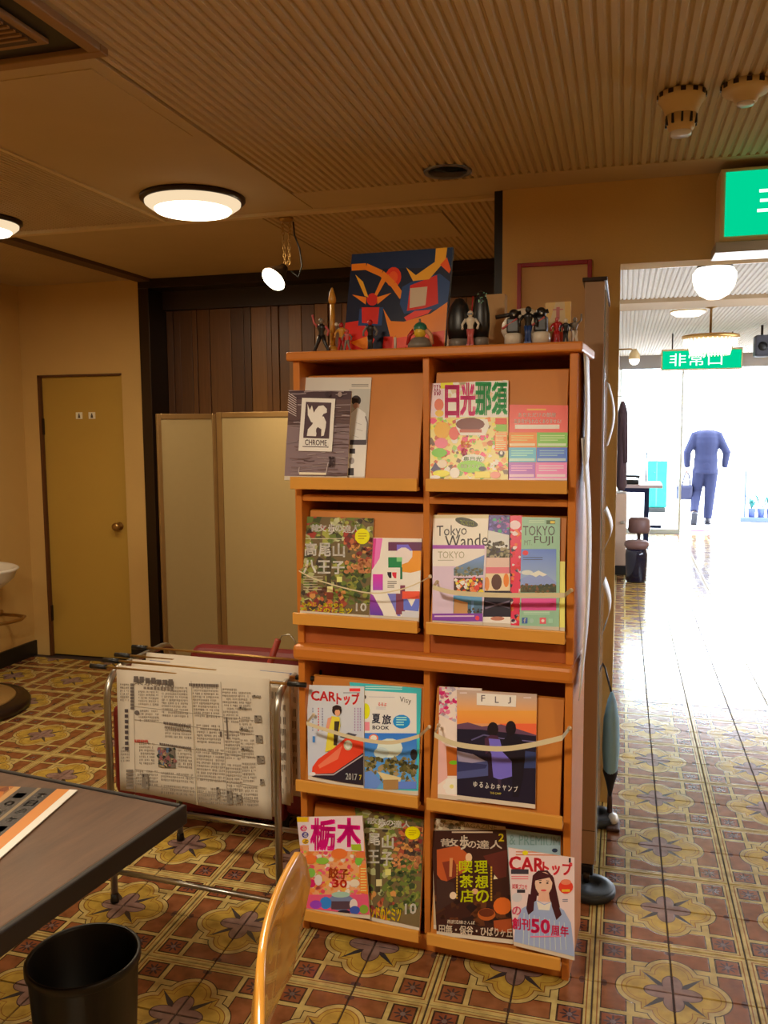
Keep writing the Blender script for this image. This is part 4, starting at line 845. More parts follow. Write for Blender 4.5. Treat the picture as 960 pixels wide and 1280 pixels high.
# ------------------------------------------------------------------ things on top of the rack
TOPZ = 1.8172
def on_top(name, px, depth, label, cat, group=None):
    p = rk(px, 430, depth); t = tag(empty(name), label, cat, group)
    t.matrix_world = RM @ Matrix.Translation((p.x, depth, TOPZ)); return t
PLA = {k: mat('toy_'+k, c, .35) for k, c in dict(black=(22, 20, 22), white=(214, 204, 188), red=(170, 26, 30), gold=(196, 140, 50), grey=(120, 112, 104), blue=(30, 60, 120), yellow=(216, 180, 50), green=(40, 110, 90), skin=(206, 150, 110), orange=(216, 110, 30), pink=(190, 90, 90)).items()}
def doll(t, h, body='black', head='white', legs='black', arms='black', stance=.25, raise_l=0, raise_r=0, base=None):
    """small standing figure: legs, torso, arms, head"""
    z0 = 0
    if base: MB().lathe([(h*.30, 0), (h*.28, h*.07), (h*.22, h*.12)], n=20).build('base', PLA[base], t); z0 = h*.11
    H = h-z0; s = stance*H
    for q, sg in (('leg', -1), ('leg', 1)):
        MB().tube([(sg*H*.05, 0, z0+H*.48), (sg*s*.55, -.002, z0+H*.26), (sg*s, 0, z0+H*.06), (sg*s, 0, z0+.001)], [H*.07, H*.055, H*.045, H*.045], 8).box(sg*s-H*.045, -H*.09, z0, sg*s+H*.045, H*.04, z0+H*.05).build('leg', PLA[legs], t)
    MB().lathe([(H*.075, H*.44), (H*.09, H*.5), (H*.085, H*.58), (H*.13, H*.7), (H*.14, H*.77), (H*.05, H*.83)], (0, 0, z0), 12, sy=.65).build('torso', PLA[body], t)
    for sg, ra in ((-1, raise_l), (1, raise_r)):
        a0 = Vector((sg*H*.13, 0, z0+H*.76)); e = a0+Vector((sg*H*.11, 0, H*(.12 if ra else -.14))); w = e+Vector((sg*H*.02 if ra else -sg*H*.02, -H*.06, H*(.2 if ra else -.12)))
        MB().tube([a0, e, w], [H*.045, H*.036, H*.032], 8).ball(w, H*.04, 8, 6).build('arm', PLA[arms], t)
    MB().ball((0, 0, z0+H*.91), H*.095, 12, 8, (.9, .95, 1)).lathe([(H*.04, H*.8), (H*.04, H*.86)], (0, 0, z0), 8).build('head', PLA[head], t)
    return z0+H
t = on_top('toy_figure', 402, .02, 'small black toy figure with raised arm at the left end of the rack top', 'toy figure'); doll(t, .098, 'black', 'grey', 'black', 'pink', .22, 1, 0)
t = on_top('obelisk_ornament', 416, .06, 'tall slender gold tower ornament on the rack top', 'ornament')
MB().lathe([(.02, 0), (.018, .012), (.008, .02)], n=12).build('base', PLA['gold'], t); MB().lathe([(.009, .018), (.0075, .145)], n=4).build('shaft', PLA['gold'], t); MB().lathe([(.010, .145), (.012, .155), (.010, .168), (.003, .19), (.0005, .192)], n=10).build('spire', PLA['gold'], t)
t = on_top('toy_figure', 427, .03, 'small red and gold toy figure right of the gold tower', 'toy figure'); h = doll(t, .084, 'gold', 'red', 'red', 'gold', .12); MB().ball((-.012, -.01, .078), .006, 8, 6).build('bead', PLA['white'], t)
t = on_top('toy_figure', 434, .0, 'tiny grey and pink toy figure in front of the picture panel', 'toy figure'); doll(t, .06, 'pink', 'pink', 'grey', 'grey', .14)
# picture panel leaning at the back: plain stand-in shapes in the same colours
t = tag(empty('painting'), 'dark blue picture panel with orange and red abstract shapes on the rack top', 'painting')
p0 = rk(430, 432, .12); p1 = rk(560, 428, .12); C = [rk(440, 318, .16), rk(566, 309, .16), rk(556, 430, .12), rk(428, 434, .12)]
zb = TOPZ; C[2].z = C[3].z = zb+.001
org = (C[2]+C[3])/2; t.matrix_world = RM @ Matrix.Translation(org); L = [c-org for c in C]; n = (L[1]-L[0]).cross(L[3]-L[0]).normalized(); n = n if n.y < 0 else -n
MB().add(L+[p-n*.016 for p in L], [(0, 1, 2, 3), (7, 6, 5, 4), (0, 4, 5, 1), (1, 5, 6, 2), (2, 6, 7, 3), (3, 7, 4, 0)]).build('panel', mat('panel_edge', (24, 30, 50), .5), t)
a = Art([(110, 100), (870, 60), (835, 780), (55, 800)], (18, 26, 50), (1.3, 1.25, 1.25)); OR, RD, BL, YL = (214, 116, 24), (176, 34, 24), (30, 60, 110), (222, 150, 40)
a.rect(100, 60, 870, 200, (20, 40, 76)); a.ell(430, 260, 60, 70, (190, 50, 20)); a.ell(430, 260, 34, 40, (206, 80, 30))
a.line([(110, 190), (220, 185), (340, 235), (430, 310), (500, 400)], 46, OR); a.poly([(60, 580), (200, 560), (300, 700), (250, 800), (50, 800)], RD); a.poly([(110, 720), (260, 670), (240, 780)], OR); a.poly([(180, 480), (360, 470), (350, 600), (170, 600)], BL); a.poly([(195, 470), (330, 470), (320, 590), (200, 580)], RD)
a.ell(275, 415, 44, 44, RD); a.poly([(140, 240), (200, 290), (245, 400), (215, 390)], YL); a.poly([(400, 240), (310, 390), (290, 380), (340, 270)], OR); a.poly([(120, 380), (230, 400), (225, 450)], OR); a.poly([(420, 370), (310, 400), (315, 450)], OR)
a.poly([(500, 330), (600, 280), (780, 240), (860, 300), (840, 480), (520, 520), (485, 450)], BL); a.poly([(560, 320), (760, 250), (775, 450), (680, 480), (540, 500)], RD); a.poly([(560, 340), (690, 330), (680, 460), (560, 480)], (170, 160, 140)); a.poly([(525, 195), (600, 250), (740, 160), (745, 65), (830, 60), (820, 150), (700, 280), (580, 290)], YL); a.poly([(780, 180), (830, 130), (862, 215), (850, 240)], (206, 80, 26))
a.poly([(360, 480), (420, 570), (520, 575), (720, 520), (845, 440), (832, 780), (450, 790)], OR); a.poly([(400, 700), (830, 640), (828, 785), (400, 795)], (206, 70, 50)); a.poly([(520, 545), (600, 500), (730, 490), (700, 520), (540, 570)], (200, 60, 50)); a.poly([(370, 680), (440, 680), (430, 790), (360, 790)], RD)
a.mesh('artwork', lambda u, v, l: (L[0]*(1-u)+L[1]*u)*(1-v)+(L[3]*(1-u)+L[2]*u)*v+n*(l+.0002), t)
t = on_top('toy_figure', 463, .03, 'dark slim toy figure on a stand in front of the picture panel', 'toy figure'); doll(t, .088, 'black', 'red', 'black', 'grey', .05)
t = on_top('candle', 494, .04, 'short white candle on the rack top in front of the picture panel', 'candle'); MB().lathe([(.0042, 0), (.0042, .034), (.002, .036)], n=10).build('stick', PLA['white'], t); MB().tube([(0, 0, .035), (.0005, 0, .04)], .0006, 5).build('wick', PLA['black'], t)
t = on_top('toy_figure', 525, .02, 'squat toy bust with yellow face on a grey round base', 'toy figure')
MB().lathe([(.036, 0), (.034, .012), (.024, .026), (.018, .03)], n=20).build('base', PLA['grey'], t); MB().ball((0, 0, .045), .018, 12, 8, (1, .9, 1.1)).build('face', PLA['yellow'], t); MB().ball((0, .003, .055), .0205, 12, 8, (1, .9, .9)).build('hood', PLA['green'], t); MB().lathe([(.004, .07), (.003, .082)], n=8).build('antenna', PLA['grey'], t)
for s in (-1, 1): MB().tube([(s*.018, 0, .05), (s*.032, 0, .036), (s*.036, 0, .01)], [.007, .006, .006], 8).build('arm', PLA['skin' if s > 0 else 'red'], t)
def domed(px, d, r, h, body, base, label, extra=None):
    t = on_top('domed_ornament', px, d, label, 'ornament')
    MB().lathe([(r*.85, 0), (r*.85, .022), (r*.7, .026)], n=24).build('base', PLA[base], t)
    MB().lathe([(r*.85, .026), (r, .026+(h-.026)*.25), (r*.97, .026+(h-.026)*.5), (r*.72, .026+(h-.026)*.8), (r*.35, h-.004), (.001, h)], n=26, sy=.6).build('dome', PLA[body], t); return t
domed(574, .07, .036, .142, 'black', 'grey', 'tall black domed ornament on grey base beside the picture panel')
domed(601, .05, .026, .155, 'black', 'grey', 'narrow black pointed ornament with glittering tip')
for k in range(9):
    pass
tt = [o for o in COL.objects if o.get('label', '').startswith('narrow black pointed')][0]
g = MB(); R = random.Random(2)
for k in range(14): a_ = R.uniform(PI, 2*PI); g.ball((.016*math.cos(a_), .012*math.sin(a_), R.uniform(.115, .148)), .0022, 6, 4)
g.build('glitter', mat('glitter', (150, 220, 200), .15, metal=.6), tt)
t = on_top('toy_figure', 588, .02, 'white masked toy figure between the two black ornaments', 'toy figure'); h = doll(t, .098, 'white', 'white', 'pink', 'white', .06); MB().box(-.007, -.0105, .086, .007, -.007, .090).build('visor', PLA['black'], t); MB().tube([(.004, 0, .095), (.006, .004, .138)], .0018, 6).build('crest', PLA['red'], t)
t = on_top('card_box', 617, .2, 'plain beige carton behind the black ornaments on the rack top', 'box'); MB().box(-.035, -.01, 0, .035, .03, .165).build('carton', mat('carton', (190, 150, 100), .7), t, bevel=.002); MB().box(-.035, -.0106, .150, .035, -.0098, .1508).build('flap', MATS['carton'], t)
domed(655, .13, .066, .112, 'white', 'white', 'large white domed ornament behind the black toy gun')
def gunner(px, d, label, w):
    t = on_top('toy_vehicle', px, d, label, 'toy')
    MB().lathe([(.026, 0), (.025, .026), (.02, .032)], n=18).build('base', PLA['white'], t)
    MB().box(-.018, -.016, .032, .018, .016, .074).build('body', PLA['black'], t, bevel=.005); MB().tube([(-w, -.004, .078), (.02, 0, .088)], .006, 8).build('barrel', PLA['black'], t)
    MB().ball((0, 0, .084), .015, 10, 7).build('turret', PLA['black'], t); MB().tube([(-.03, -.012, .045), (.012, -.014, .07)], .0035, 6).build('rod', PLA['pink'], t); MB().ball((.004, -.02, .08), .003, 6, 5).build('lens', PLA['white'], t)
gunner(642, .04, 'black toy vehicle on white base, left one of the pair', .05)
gunner(676, .03, 'black toy vehicle with pale badge, right one of the pair', .02)
t = on_top('toy_figure', 660, .01, 'dark upright toy figure between the two black toy vehicles', 'toy figure'); doll(t, .1, 'black', 'black', 'blue', 'black', .05)
t = on_top('picture_card', 697, .14, 'small yellow card with red sketch, standing on the rack top', 'card')
MB().box(-.036, 0, 0, .036, .003, .125).build('card', PLA['skin'], t)
a = Art([(0, 0), (10, 0), (10, 18), (0, 18)], (196, 166, 110), (1, 1, 1)); a.poly([(0, 0), (4, 0), (1.5, 9), (0, 10)], (206, 160, 40)); a.poly([(10, 0), (7.5, 0), (8, 8), (10, 9)], (206, 160, 40)); a.rect(4.3, 2, 5.7, 7, (170, 60, 40)); a.ell(5, 9.5, 2, 2, (186, 90, 50)); a.poly([(3, 12), (7, 12), (8, 18), (2, 18)], (190, 70, 50)); a.line([(3, 3), (7, 3)], .5, (170, 60, 40))
a.mesh('sketch', plane_fn((-.036, -.0003, .125), (.072, 0, 0), (0, 0, -.125), (0, -1, 0)), t)
t = on_top('toy_figure', 696, .03, 'red toy figure in front of the yellow card', 'toy figure'); doll(t, .07, 'red', 'pink', 'red', 'red', .08)
t = on_top('toy_figure', 707, .02, 'black toy figure, second from the right end of the rack top', 'toy figure'); doll(t, .064, 'black', 'white', 'black', 'black', .08)
t = on_top('toy_figure', 718, .05, 'grey toy figure at the right end of the rack top', 'toy figure'); doll(t, .07, 'grey', 'grey', 'white', 'grey', .1, 0, 1)
# red framed picture on the middle wall
t = tag(empty('framed_picture', (-.427, 3.62, 1.86)), 'red-framed blank picture hanging on the beige wall behind the rack', 'picture')
RF = mat('red_frame', (150, 20, 34), .4); fw_, fh = .297, .39
box('mount', mat('mount_card', (206, 170, 118), .7), (.006, -.012, .006), (fw_-.006, -.001, fh-.006), t)
for aa, bb in (((0, -.02, 0), (.017, -.0005, fh)), ((fw_-.017, -.02, 0), (fw_, -.0005, fh)), ((.017, -.02, 0), (fw_-.017, -.0005, .017)), ((.017, -.02, fh-.017), (fw_-.017, -.0005, fh))): box('frame_bar', RF, aa, bb, t, .002)
# ------------------------------------------------------------------ newspaper stand
t = tag(empty('newspaper_stand', (-1.32, 2.64, 0)), 'dull chrome tube newspaper stand left of the orange rack', 'newspaper stand')
def arch(xs, y0, y1, h, r):
    P = [(xs, y0, .012), (xs, y0+.003, h-r)]
    P += [(xs, y0+.003+r-r*math.cos(a), h-r+r*math.sin(a)) for a in [PI/2*k/6 for k in range(1, 7)]]
    P += [(xs, y1-.003-r+r*math.sin(a), h-r+r*math.cos(a)) for a in [PI/2*k/6 for k in range(0, 7)]]
    return P+[(xs, y1, .012)]
SX = ((-.305, -.225), (.312, -.262))
for (sx, y0) in SX:
    y1 = y0+.45
    MB().tube(arch(sx, y0, y1, .792, .085), .0115, 12).build('side_tube', CHROME, t)
    for y in (y0, y1): MB().lathe([(.014, 0), (.015, .006), (.0125, .03)], (sx, y, 0), 14).build('foot_cap', BLACK, t)
for y in (0, .45): MB().tube([(-.305, -.225+y, .11), (.312, -.262+y, .11)], .009, 10).build('cross_bar', CHROME, t)
rods = [(-.205, -.23), (-.13, -.16), (-.06, -.09), (.05, .03)]
for k, (ya, yb) in enumerate(rods):
    xa, xb = -.345, .37
    rb = MB().tube([(xa, ya, .808), (xb, yb, .806)], .0045, 8).build('hanging_rod', BRASS, t)
    for x_, y_ in ((xa, ya), (xb, yb)): MB().tube([(x_-.03, y_, .8075), (x_+.03, y_, .807)], .008, 10).build('rod_end', BLACK, rb)
def newspaper(y_l, y_r, x0, x1, z1, zl, zr, label, draw, seed):
    """folded broadsheet hung over a rod: front leaf, back leaf and a rounded fold"""
    o = empty('newspaper', (-1.32, 2.64, 0)); tag(o, label, 'newspaper', None)
    R = random.Random(seed); ph = R.uniform(0, 3)
    def P(u, v, side, e=0):
        x = x0+(x1-x0)*u; y = y_l+(y_r-y_l)*u; zb = zl+(zr-zl)*u+.008*math.sin(u*5+ph)
        if v <= 0: return (x, y, z1+.012)
        s = side*(.008+.004*v+e)+.004*math.sin(u*4+ph)*v
        return (x, y-s, z1+.0*v+(zb-z1)*v)
    for nm, side in (('front_leaf', 1), ('back_leaf', -1)):
        vs = []; fs = []; nu, nv = 12, 8
        for lay in (0, 1):
            for i in range(nu+1):
                for j in range(nv+1): vs.append(P(i/nu, (0, .015, .14, .28, .42, .56, .7, .85, 1)[j], side, -.0035 if lay and j else 0))
        q = (nu+1)*(nv+1)
        for i in range(nu):
            for j in range(nv):
                a_ = i*(nv+1)+j; fs.append((a_, a_+1, a_+nv+2, a_+nv+1)); fs.append((q+a_, q+a_+nv+1, q+a_+nv+2, q+a_+1))
        for j in range(nv): fs.append((j, q+j, q+j+1, j+1)); c = nu*(nv+1)+j; fs.append((c, c+1, q+c+1, q+c))
        for i in range(nu): c = i*(nv+1)+nv; fs.append((c, q+c, q+c+nv+1, c+nv+1))
        MB().add(vs, fs, True).build(nm, PAPER, o)
    draw(o, lambda u, v, l: (lambda p: (p[0], p[1]-.0024-l*.5, p[2]))(P(u, .02+v*.98, 1)))
    return o
def news_front(o, fn):
    a = Art([(133, 180), (775, 225), (745, 745), (145, 662)], (196, 184, 162), (1.06, 1.08, 1.14))
    R = random.Random(8); G1, G2, G3 = (160, 148, 130), (130, 118, 104), (108, 98, 90)
    # blocks of vertical body type: (x0, y0, x1, y1)
    blocks = [(225, 265, 310, 335), (320, 240, 430, 380), (450, 230, 560, 370), (575, 230, 640, 380), (460, 385, 560, 470), (575, 400, 640, 520), (225, 480, 290, 580), (380, 480, 440, 580), (455, 480, 570, 620), (575, 530, 640, 640), (640, 240, 700, 330), (640, 340, 700, 420), (640, 430, 700, 510), (640, 520, 700, 600), (640, 610, 700, 690), (330, 390, 440, 460), (205, 590, 300, 660), (310, 590, 440, 640), (310, 640, 440, 690), (455, 630, 640, 700), (225, 345, 310, 400), (150, 240, 190, 320), (150, 500, 190, 570)]
    for (x0, y0, x1, y1) in blocks:
        rows = max(1, int((y1-y0)/13))
        for r in range(rows):
            y = y0+r*13+(x0-400)*.04
            x = x0
            while x < x1-4:
                if R.random() < .88: a.rect(x, y, x+2.6, y+R.uniform(6, 10), R.choice((G1, G2, G1, (146, 134, 116)))); a.layer -= 1
                x += 5.2
    a.layer += 1
    for y in (330, 385, 475, 585, 640): a.line([(205, y-6), (700, y+34)], 1.6, (140, 128, 110))
    for x in (205, 445, 570): a.line([(x, 210), (x+2, 690)], 1.6, (150, 138, 120))
    for i in range(7): a.rect(206+i*24, 198+i*1.6+R.uniform(-2, 4), 224+i*24, 222+i*1.6, G3); a.layer -= 1
    a.layer += 1
    for i in range(9): a.rect(246+i*14, 238+R.uniform(-3, 5), 256+i*14, 250+i*.6, G2)
    for i in range(18): a.rect(436+i*7, 220, 441+i*7, 232, G3)
    for i in range(8): a.rect(192, 228+i*14, 206, 239+i*14, G3)
    for i in range(8): a.rect(168, 336+i*22, 182, 350+i*22, (80, 70, 70))
    for i in range(6): a.rect(172, 580+i*13, 200, 590+i*13, G2)
    a.ell(218, 350, 10, 10, G3); a.text('東京新聞', 206, 204, 372, 232, (110, 100, 90), .02, 8)
    for i in range(16): a.rect(326+i*7, 383+i*.6, 331+i*7, 393+i*.6, G3); a.rect(330+i*7, 402+i*.6, 334+i*7, 410+i*.6, G2); a.rect(308+i*8, 470+i*.7, 314+i*8, 478+i*.7, G3)
    for i in range(7): a.rect(208+i*8, 459, 213+i*8, 470, (190, 60, 50))
    a.rect(302, 486, 370, 566, (120, 110, 96)); a.blobs(306, 490, 368, 562, [(60, 70, 60), (150, 90, 90), (170, 150, 110), (90, 110, 140), (50, 46, 44)], 46, 5, 13, 3)
    a.rect(586, 352, 591, 440, G3); a.rect(557, 410, 565, 430, G3)
    for (x, y, w, h) in ((702, 262, 38, 8), (706, 342, 30, 28), (706, 420, 28, 30), (704, 500, 32, 30), (640, 312, 36, 6), (640, 396, 36, 6), (640, 474, 36, 6), (712, 590, 16, 22), (236, 594, 26, 60), (572, 636, 22, 52), (532, 626, 12, 40), (610, 650, 22, 30)): a.rect(x, y, x+w, y+h, (128, 118, 104)); a.blobs(x, y, x+w, y+h, [(70, 62, 56), (150, 140, 120)], 8, 3, 6, 4)
    for k in range(5): a.line([(450, 240+k*2), (452, 700)], 2, (206, 194, 160))
    a.p = a.p[1:]; a.mesh('newsprint', fn, o, matt=True)
def news_back(o, fn, bar=(96, 120, 170), u0=.03, u1=.17, u2=.76):
    a = Art([(0, 0), (1000, 0), (1000, 500), (0, 500)], (206, 200, 188), (1.05, 1.06, 1.1))
    a.rect(u0*1000, 4, u1*1000, 22, bar); a.rect(u2*1000, 4, 985, 24, bar); R = random.Random(4)
    for r in range(9):
        x = 20
        while x < 980:
            if R.random() < .8: a.rect(x, 50+r*48, x+4, 50+r*48+R.uniform(20, 34), R.choice(((150, 140, 124), (120, 110, 96)))); a.layer -= 1
            x += 9
    a.layer += 1; a.p = a.p[1:]; a.mesh('newsprint', fn, o, matt=True)
newspaper(rods[0][0], rods[0][1], -.272, .280, .806, .39, .372, 'front newspaper hanging open on the stand with a small colour photo', news_front, 1)
newspaper(rods[1][0], rods[1][1], -.262, .318, .806, .42, .38, 'second newspaper on the stand, just behind the front one', lambda o, f: news_back(o, f, (176, 172, 160), .1, .3, .9), 2)
newspaper(rods[2][0], rods[2][1], -.25, .325, .812, .40, .39, 'third newspaper on the stand with blue bars along its fold', news_back, 3)

# ------------------------------------------------------------------ red armchair behind the stand
t = tag(empty('armchair', (-1.59, 3.22, 0)), 'low red vinyl armchair half hidden behind the newspaper stand', 'armchair')
MB().box(-.34, -.2, .03, .34, .26, .30).build('seat_base', RED, t, bevel=.03)
MB().box(-.33, -.22, .29, .33, .2, .40).build('seat', RED, t, bevel=.035, seg=3)
MB().box(-.28, .18, .1, .38, .30, .615).build('backrest', RED, t, bevel=.05, seg=3)
for s in (-1, 1): MB().box(s*.38-.055, -.2, .06, s*.38+.055, .24, .46).build('armrest', RED, t, bevel=.045, seg=3)
for sx in (-.32, .32):
    for sy in (-.16, .26): MB().lathe([(.018, 0), (.022, .1)], (sx, sy, 0), 12).build('leg', BLACK, t)
t = tag(empty('umbrella', (-1.35, 3.14, .40), 0), 'red umbrella handle with wire loop leaning behind the newspapers', 'umbrella')
MB().tube([(-.06, .0, .0), (-.02, 0, .2), (.035, 0, .345)], [.012, .013, .013], 10).build('grip', mat('faded_red', (150, 50, 34), .5), t)
MB().tube([(.03, 0, .32), (.05, 0, .362), (.085, 0, .37), (.11, 0, .34), (.115, 0, .3)], .002, 6).build('loop', CHROME, t)

# ------------------------------------------------------------------ folding screen
t = tag(empty('folding_screen', (-2.28, 4.35, 0)), 'beige two-panel folding screen with brass frame before the dark panelling', 'folding screen')
SB = mat('screen_frame', (150, 120, 76), .35, metal=.6, noise=.2, nscale=8)
def leaf(p0, p1, z0, z1, fw):
    a_, b_ = Vector(p0), Vector(p1); d = b_-a_; w = d.length; M_ = Matrix.Translation((a_.x, a_.y, 0)) @ Matrix.Rotation(math.atan2(d.y, d.x), 4, 'Z')
    MB().box(fw, -.008, z0+.03, w-fw, .008, z1-.03, M=M_).build('panel', SCREEN, t)
    for x_ in (0, w-fw): MB().box(x_, -.014, z0, x_+fw, .014, z1, M=M_).build('stile', SB, t, bevel=.003)
    for z_ in (z0, z1-.03): MB().box(fw, -.013, z_, w-fw, .013, z_+.03, M=M_).build('rail', SB, t, bevel=.003)
leaf((-.125, -.22), (.10, .02), .04, 1.668, .022); leaf((.115, .02), (.66, -.10), .04, 1.675, .036)
for x_, y_ in ((-.11, -.21), (.12, .02), (.64, -.1)): MB().lathe([(.018, 0), (.018, .025), (.008, .03), (.008, .045)], (x_, y_, 0), 12).build('caster', BLACK, t)

# ------------------------------------------------------------------ dark dining table, menu, waste bin, chair
TA = math.radians(-7.2)
TABM = mat('dark_oak', (92, 64, 44), .40, noise=.5, nscale=7, stretch=(9, 1, 4), bump=.1, bscale=60)
t = tag(empty('dining_table', (-.997, 1.761, 0), TA), 'dark wood table with black edge in the lower-left corner', 'table')
MB().box(-1.25, -.72, .668, -.003, -.003, .700).build('tabletop', TABM, t, bevel=.004)
EM = mat('table_edge', (24, 20, 22), .45)
MB().box(-.003, -.723, .655, .012, .012, .702).build('edge_band', EM, t, bevel=.004); MB().box(-1.25, -.003, .655, -.003, .012, .702).build('edge_band', EM, t, bevel=.004); MB().box(-1.25, -.735, .655, .012, -.723, .702).build('edge_band', EM, t, bevel=.004)
MB().lathe([(.035, .03), (.035, .655)], (-.62, -.36, 0), 20).build('pedestal', BLACK, t); MB().lathe([(.26, 0), (.255, .018), (.05, .034)], (-.62, -.36, 0), 32).build('foot', BLACK, t); MB().box(-.9, -.5, .64, -.34, -.22, .668).build('underframe', BLACK, t)
t = tag(empty('menu', (-1.285, 1.772, .7035), math.radians(8.2)), 'glossy laminated menu with orange and grey stripes on the dark table', 'menu')
MW, MH = .30, .44
MB().box(-MW, -MH, -.001, 0, 0, .001).build('sheet', mat('laminate_edge', (230, 230, 225), .2), t)
a = Art([(0, 0), (100, 0), (100, 100), (0, 100)], (70, 60, 54), (1, 1, 1))
a.rect(0, 0, 100, 100, (150, 96, 44)); a.rect(93, 0, 100, 100, (236, 234, 228)); a.rect(82, 0, 93, 100, (214, 140, 70)); a.rect(68, 0, 82, 100, (64, 60, 60)); a.rect(65, 0, 68, 100, (150, 130, 100)); a.rect(50, 0, 65, 100, (70, 64, 62)); a.rect(44, 0, 50, 100, (196, 150, 96)); a.blobs(0, 0, 42, 100, [(190, 110, 40), (120, 60, 30), (206, 150, 80), (90, 50, 30)], 90, 2, 6, 3)
for i, c in enumerate('本日のケーキセット'):
    a.text(c, 71, 6+i*10, 79, 13+i*10, (206, 200, 190), .03)
for i, c in enumerate('10%引飲物各種'): a.text(c, 54, 8+i*10, 62, 14+i*10, (196, 190, 176), .03)
a.mesh('print', plane_fn((-MW, 0, .0012), (MW, 0, 0), (0, -MH, 0), (0, 0, 1)), t)
t = tag(empty('waste_bin', (-.965, 1.27, 0)), 'round black waste bin standing in front of the dark table', 'bin')
hb = .40
t.location = (-1.165, 1.60, 0)
MB().lathe([(.098, 0), (.1, .004), (.122, hb-.006), (.125, hb), (.121, hb), (.118, hb-.006), (.096, .01), (.001, .008)], n=40, cap=False).build('body', BIN, t); MB().lathe([(.1235, hb-.02), (.1275, hb-.016), (.1275, hb-.001), (.124, hb+.002), (.12, hb+.001)], n=40, cap=False).build('rim', BIN, t)
t = tag(empty('dining_chair', (-.56, 1.27, 0)), 'varnished bentwood chair, its curved back edge in front of the rack', 'chair')
VAR = mat('varnished_beech', (206, 146, 58), .22, coat=.5, noise=.14, nscale=6, stretch=(6, 1, 6))
# bent plywood back seen nearly edge-on
P0, P1 = Vector((-.545, 1.40)), Vector((-.43, .92))
bk = MB(); vs = []; fs = []; nu, nv = 16, 7
for side in (0, 1):
    for i in range(nu+1):
        u = i/nu; e = min(1, u*4, (1-u)*4); e = min(1, u*9, (1-u)*4); hgt = .25*(1-.45*(1-e)**2); mid = .735-.035*(1-e)
        for j in range(nv+1):
            v = j/nv; z = mid+hgt*(v-.5)+(.0 if u else 0); c = P0.lerp(P1, u)
            bow = .028*math.sin(u*PI)-.03*(v-.5); nx = (P1-P0).normalized(); nn = Vector((nx.y, -nx.x))
            q = c-nn*bow*-1+nn*(.013 if side else 0); vs.append((q.x+.56, q.y-1.27, z))
qn = (nu+1)*(nv+1)
for i in range(nu):
    for j in range(nv): a_ = i*(nv+1)+j; fs += [(a_, a_+1, a_+nv+2, a_+nv+1), (qn+a_, qn+a_+nv+1, qn+a_+nv+2, qn+a_+1)]
    for j in (0, nv): a_ = i*(nv+1)+j; fs.append((a_, a_+nv+1, qn+a_+nv+1, qn+a_))
for i in (0, nu):
    for j in range(nv): a_ = i*(nv+1)+j; fs.append((a_, qn+a_, qn+a_+1, a_+1))
bk.add(vs, fs, True).build('backrest', VAR, t, bevel=.004)
MB().box(-.40, -.36, .42, .04, .06, .452).build('seat', VAR, t, bevel=.015, seg=3)
for (x0_, y0_, x1_, y1_, z_) in ((-.37, .03, -.39, .06, .43), (-.37, -.33, -.39, -.36, .43)): MB().tube([(x0_, y0_, z_), (x1_, y1_, 0)], [.017, .012], 12).build('leg', VAR, t)
for sy in (.02, -.30): MB().tube([(.05, sy, 0), (.03, sy, .43), (.03 if sy > 0 else .08, sy, .50)], [.013, .017, .014], 12).build('leg', VAR, t)

# ------------------------------------------------------------------ left background: washbasin, pedestal base
t = tag(empty('washbasin', (-3.98, 4.42, .68)), 'white washbasin rim on the left wall beside the door', 'washbasin')
bowl = MB().lathe([(.05, -.14), (.16, -.10), (.235, -.02), (.25, .03), (.262, .045), (.252, .052), (.235, .04), (.2, -.0), (.08, -.07), (.001, -.08)], n=40, cap=False, sx=1.45).build('bowl', WHITE, t)
for v_ in bowl.data.vertices: v_.co.x = max(v_.co.x, .003)
MB().tube([(.06, .0, -.12), (.06, 0, -.26), (.03, 0, -.3), (.0, 0, -.3)], .02, 12).build('drain', CHROME, t)
MB().tube([(.07, -.05, .04), (.07, -.05, .14), (.13, -.05, .17), (.16, -.05, .13)], .012, 12).build('tap', CHROME, t)
t = tag(empty('towel_ring', (-3.98, 4.55, .37)), 'thin metal towel rail loop under the washbasin', 'towel rail')
MB().tube([(.0, -.2, .01), (.12, -.2, .01), (.22, -.16, .01), (.27, -.06, .005), (.27, .06, 0), (.22, .16, -.005), (.12, .2, -.01), (0, .2, -.01)], .011, 10).build('loop', BRASS, t)
for y_ in (-.2, .2): MB().lathe([(.022, 0), (.022, .01), (.011, .012)], n=14, M=Matrix.Translation((0, y_, .0)) @ Matrix.Rotation(PI/2, 4, 'Y')).build('rosette', BRASS, t)
t = tag(empty('coat_stand', (-3.60, 3.93, 0)), 'dark round foot with tan plate of a stand at the left edge', 'coat stand')
MB().lathe([(.37, 0), (.375, .03), (.36, .055), (.30, .062)], n=44).build('base', mat('dark_base', (40, 24, 16), .35), t); MB().lathe([(.30, .06), (.29, .072), (.06, .08)], n=40).build('top_plate', mat('tan_plate', (150, 116, 66), .5), t)
MB().lathe([(.02, .07), (.018, 1.1), (.012, 1.5)], (-.22, 0, 0), 16).build('pole', BLACK, t)

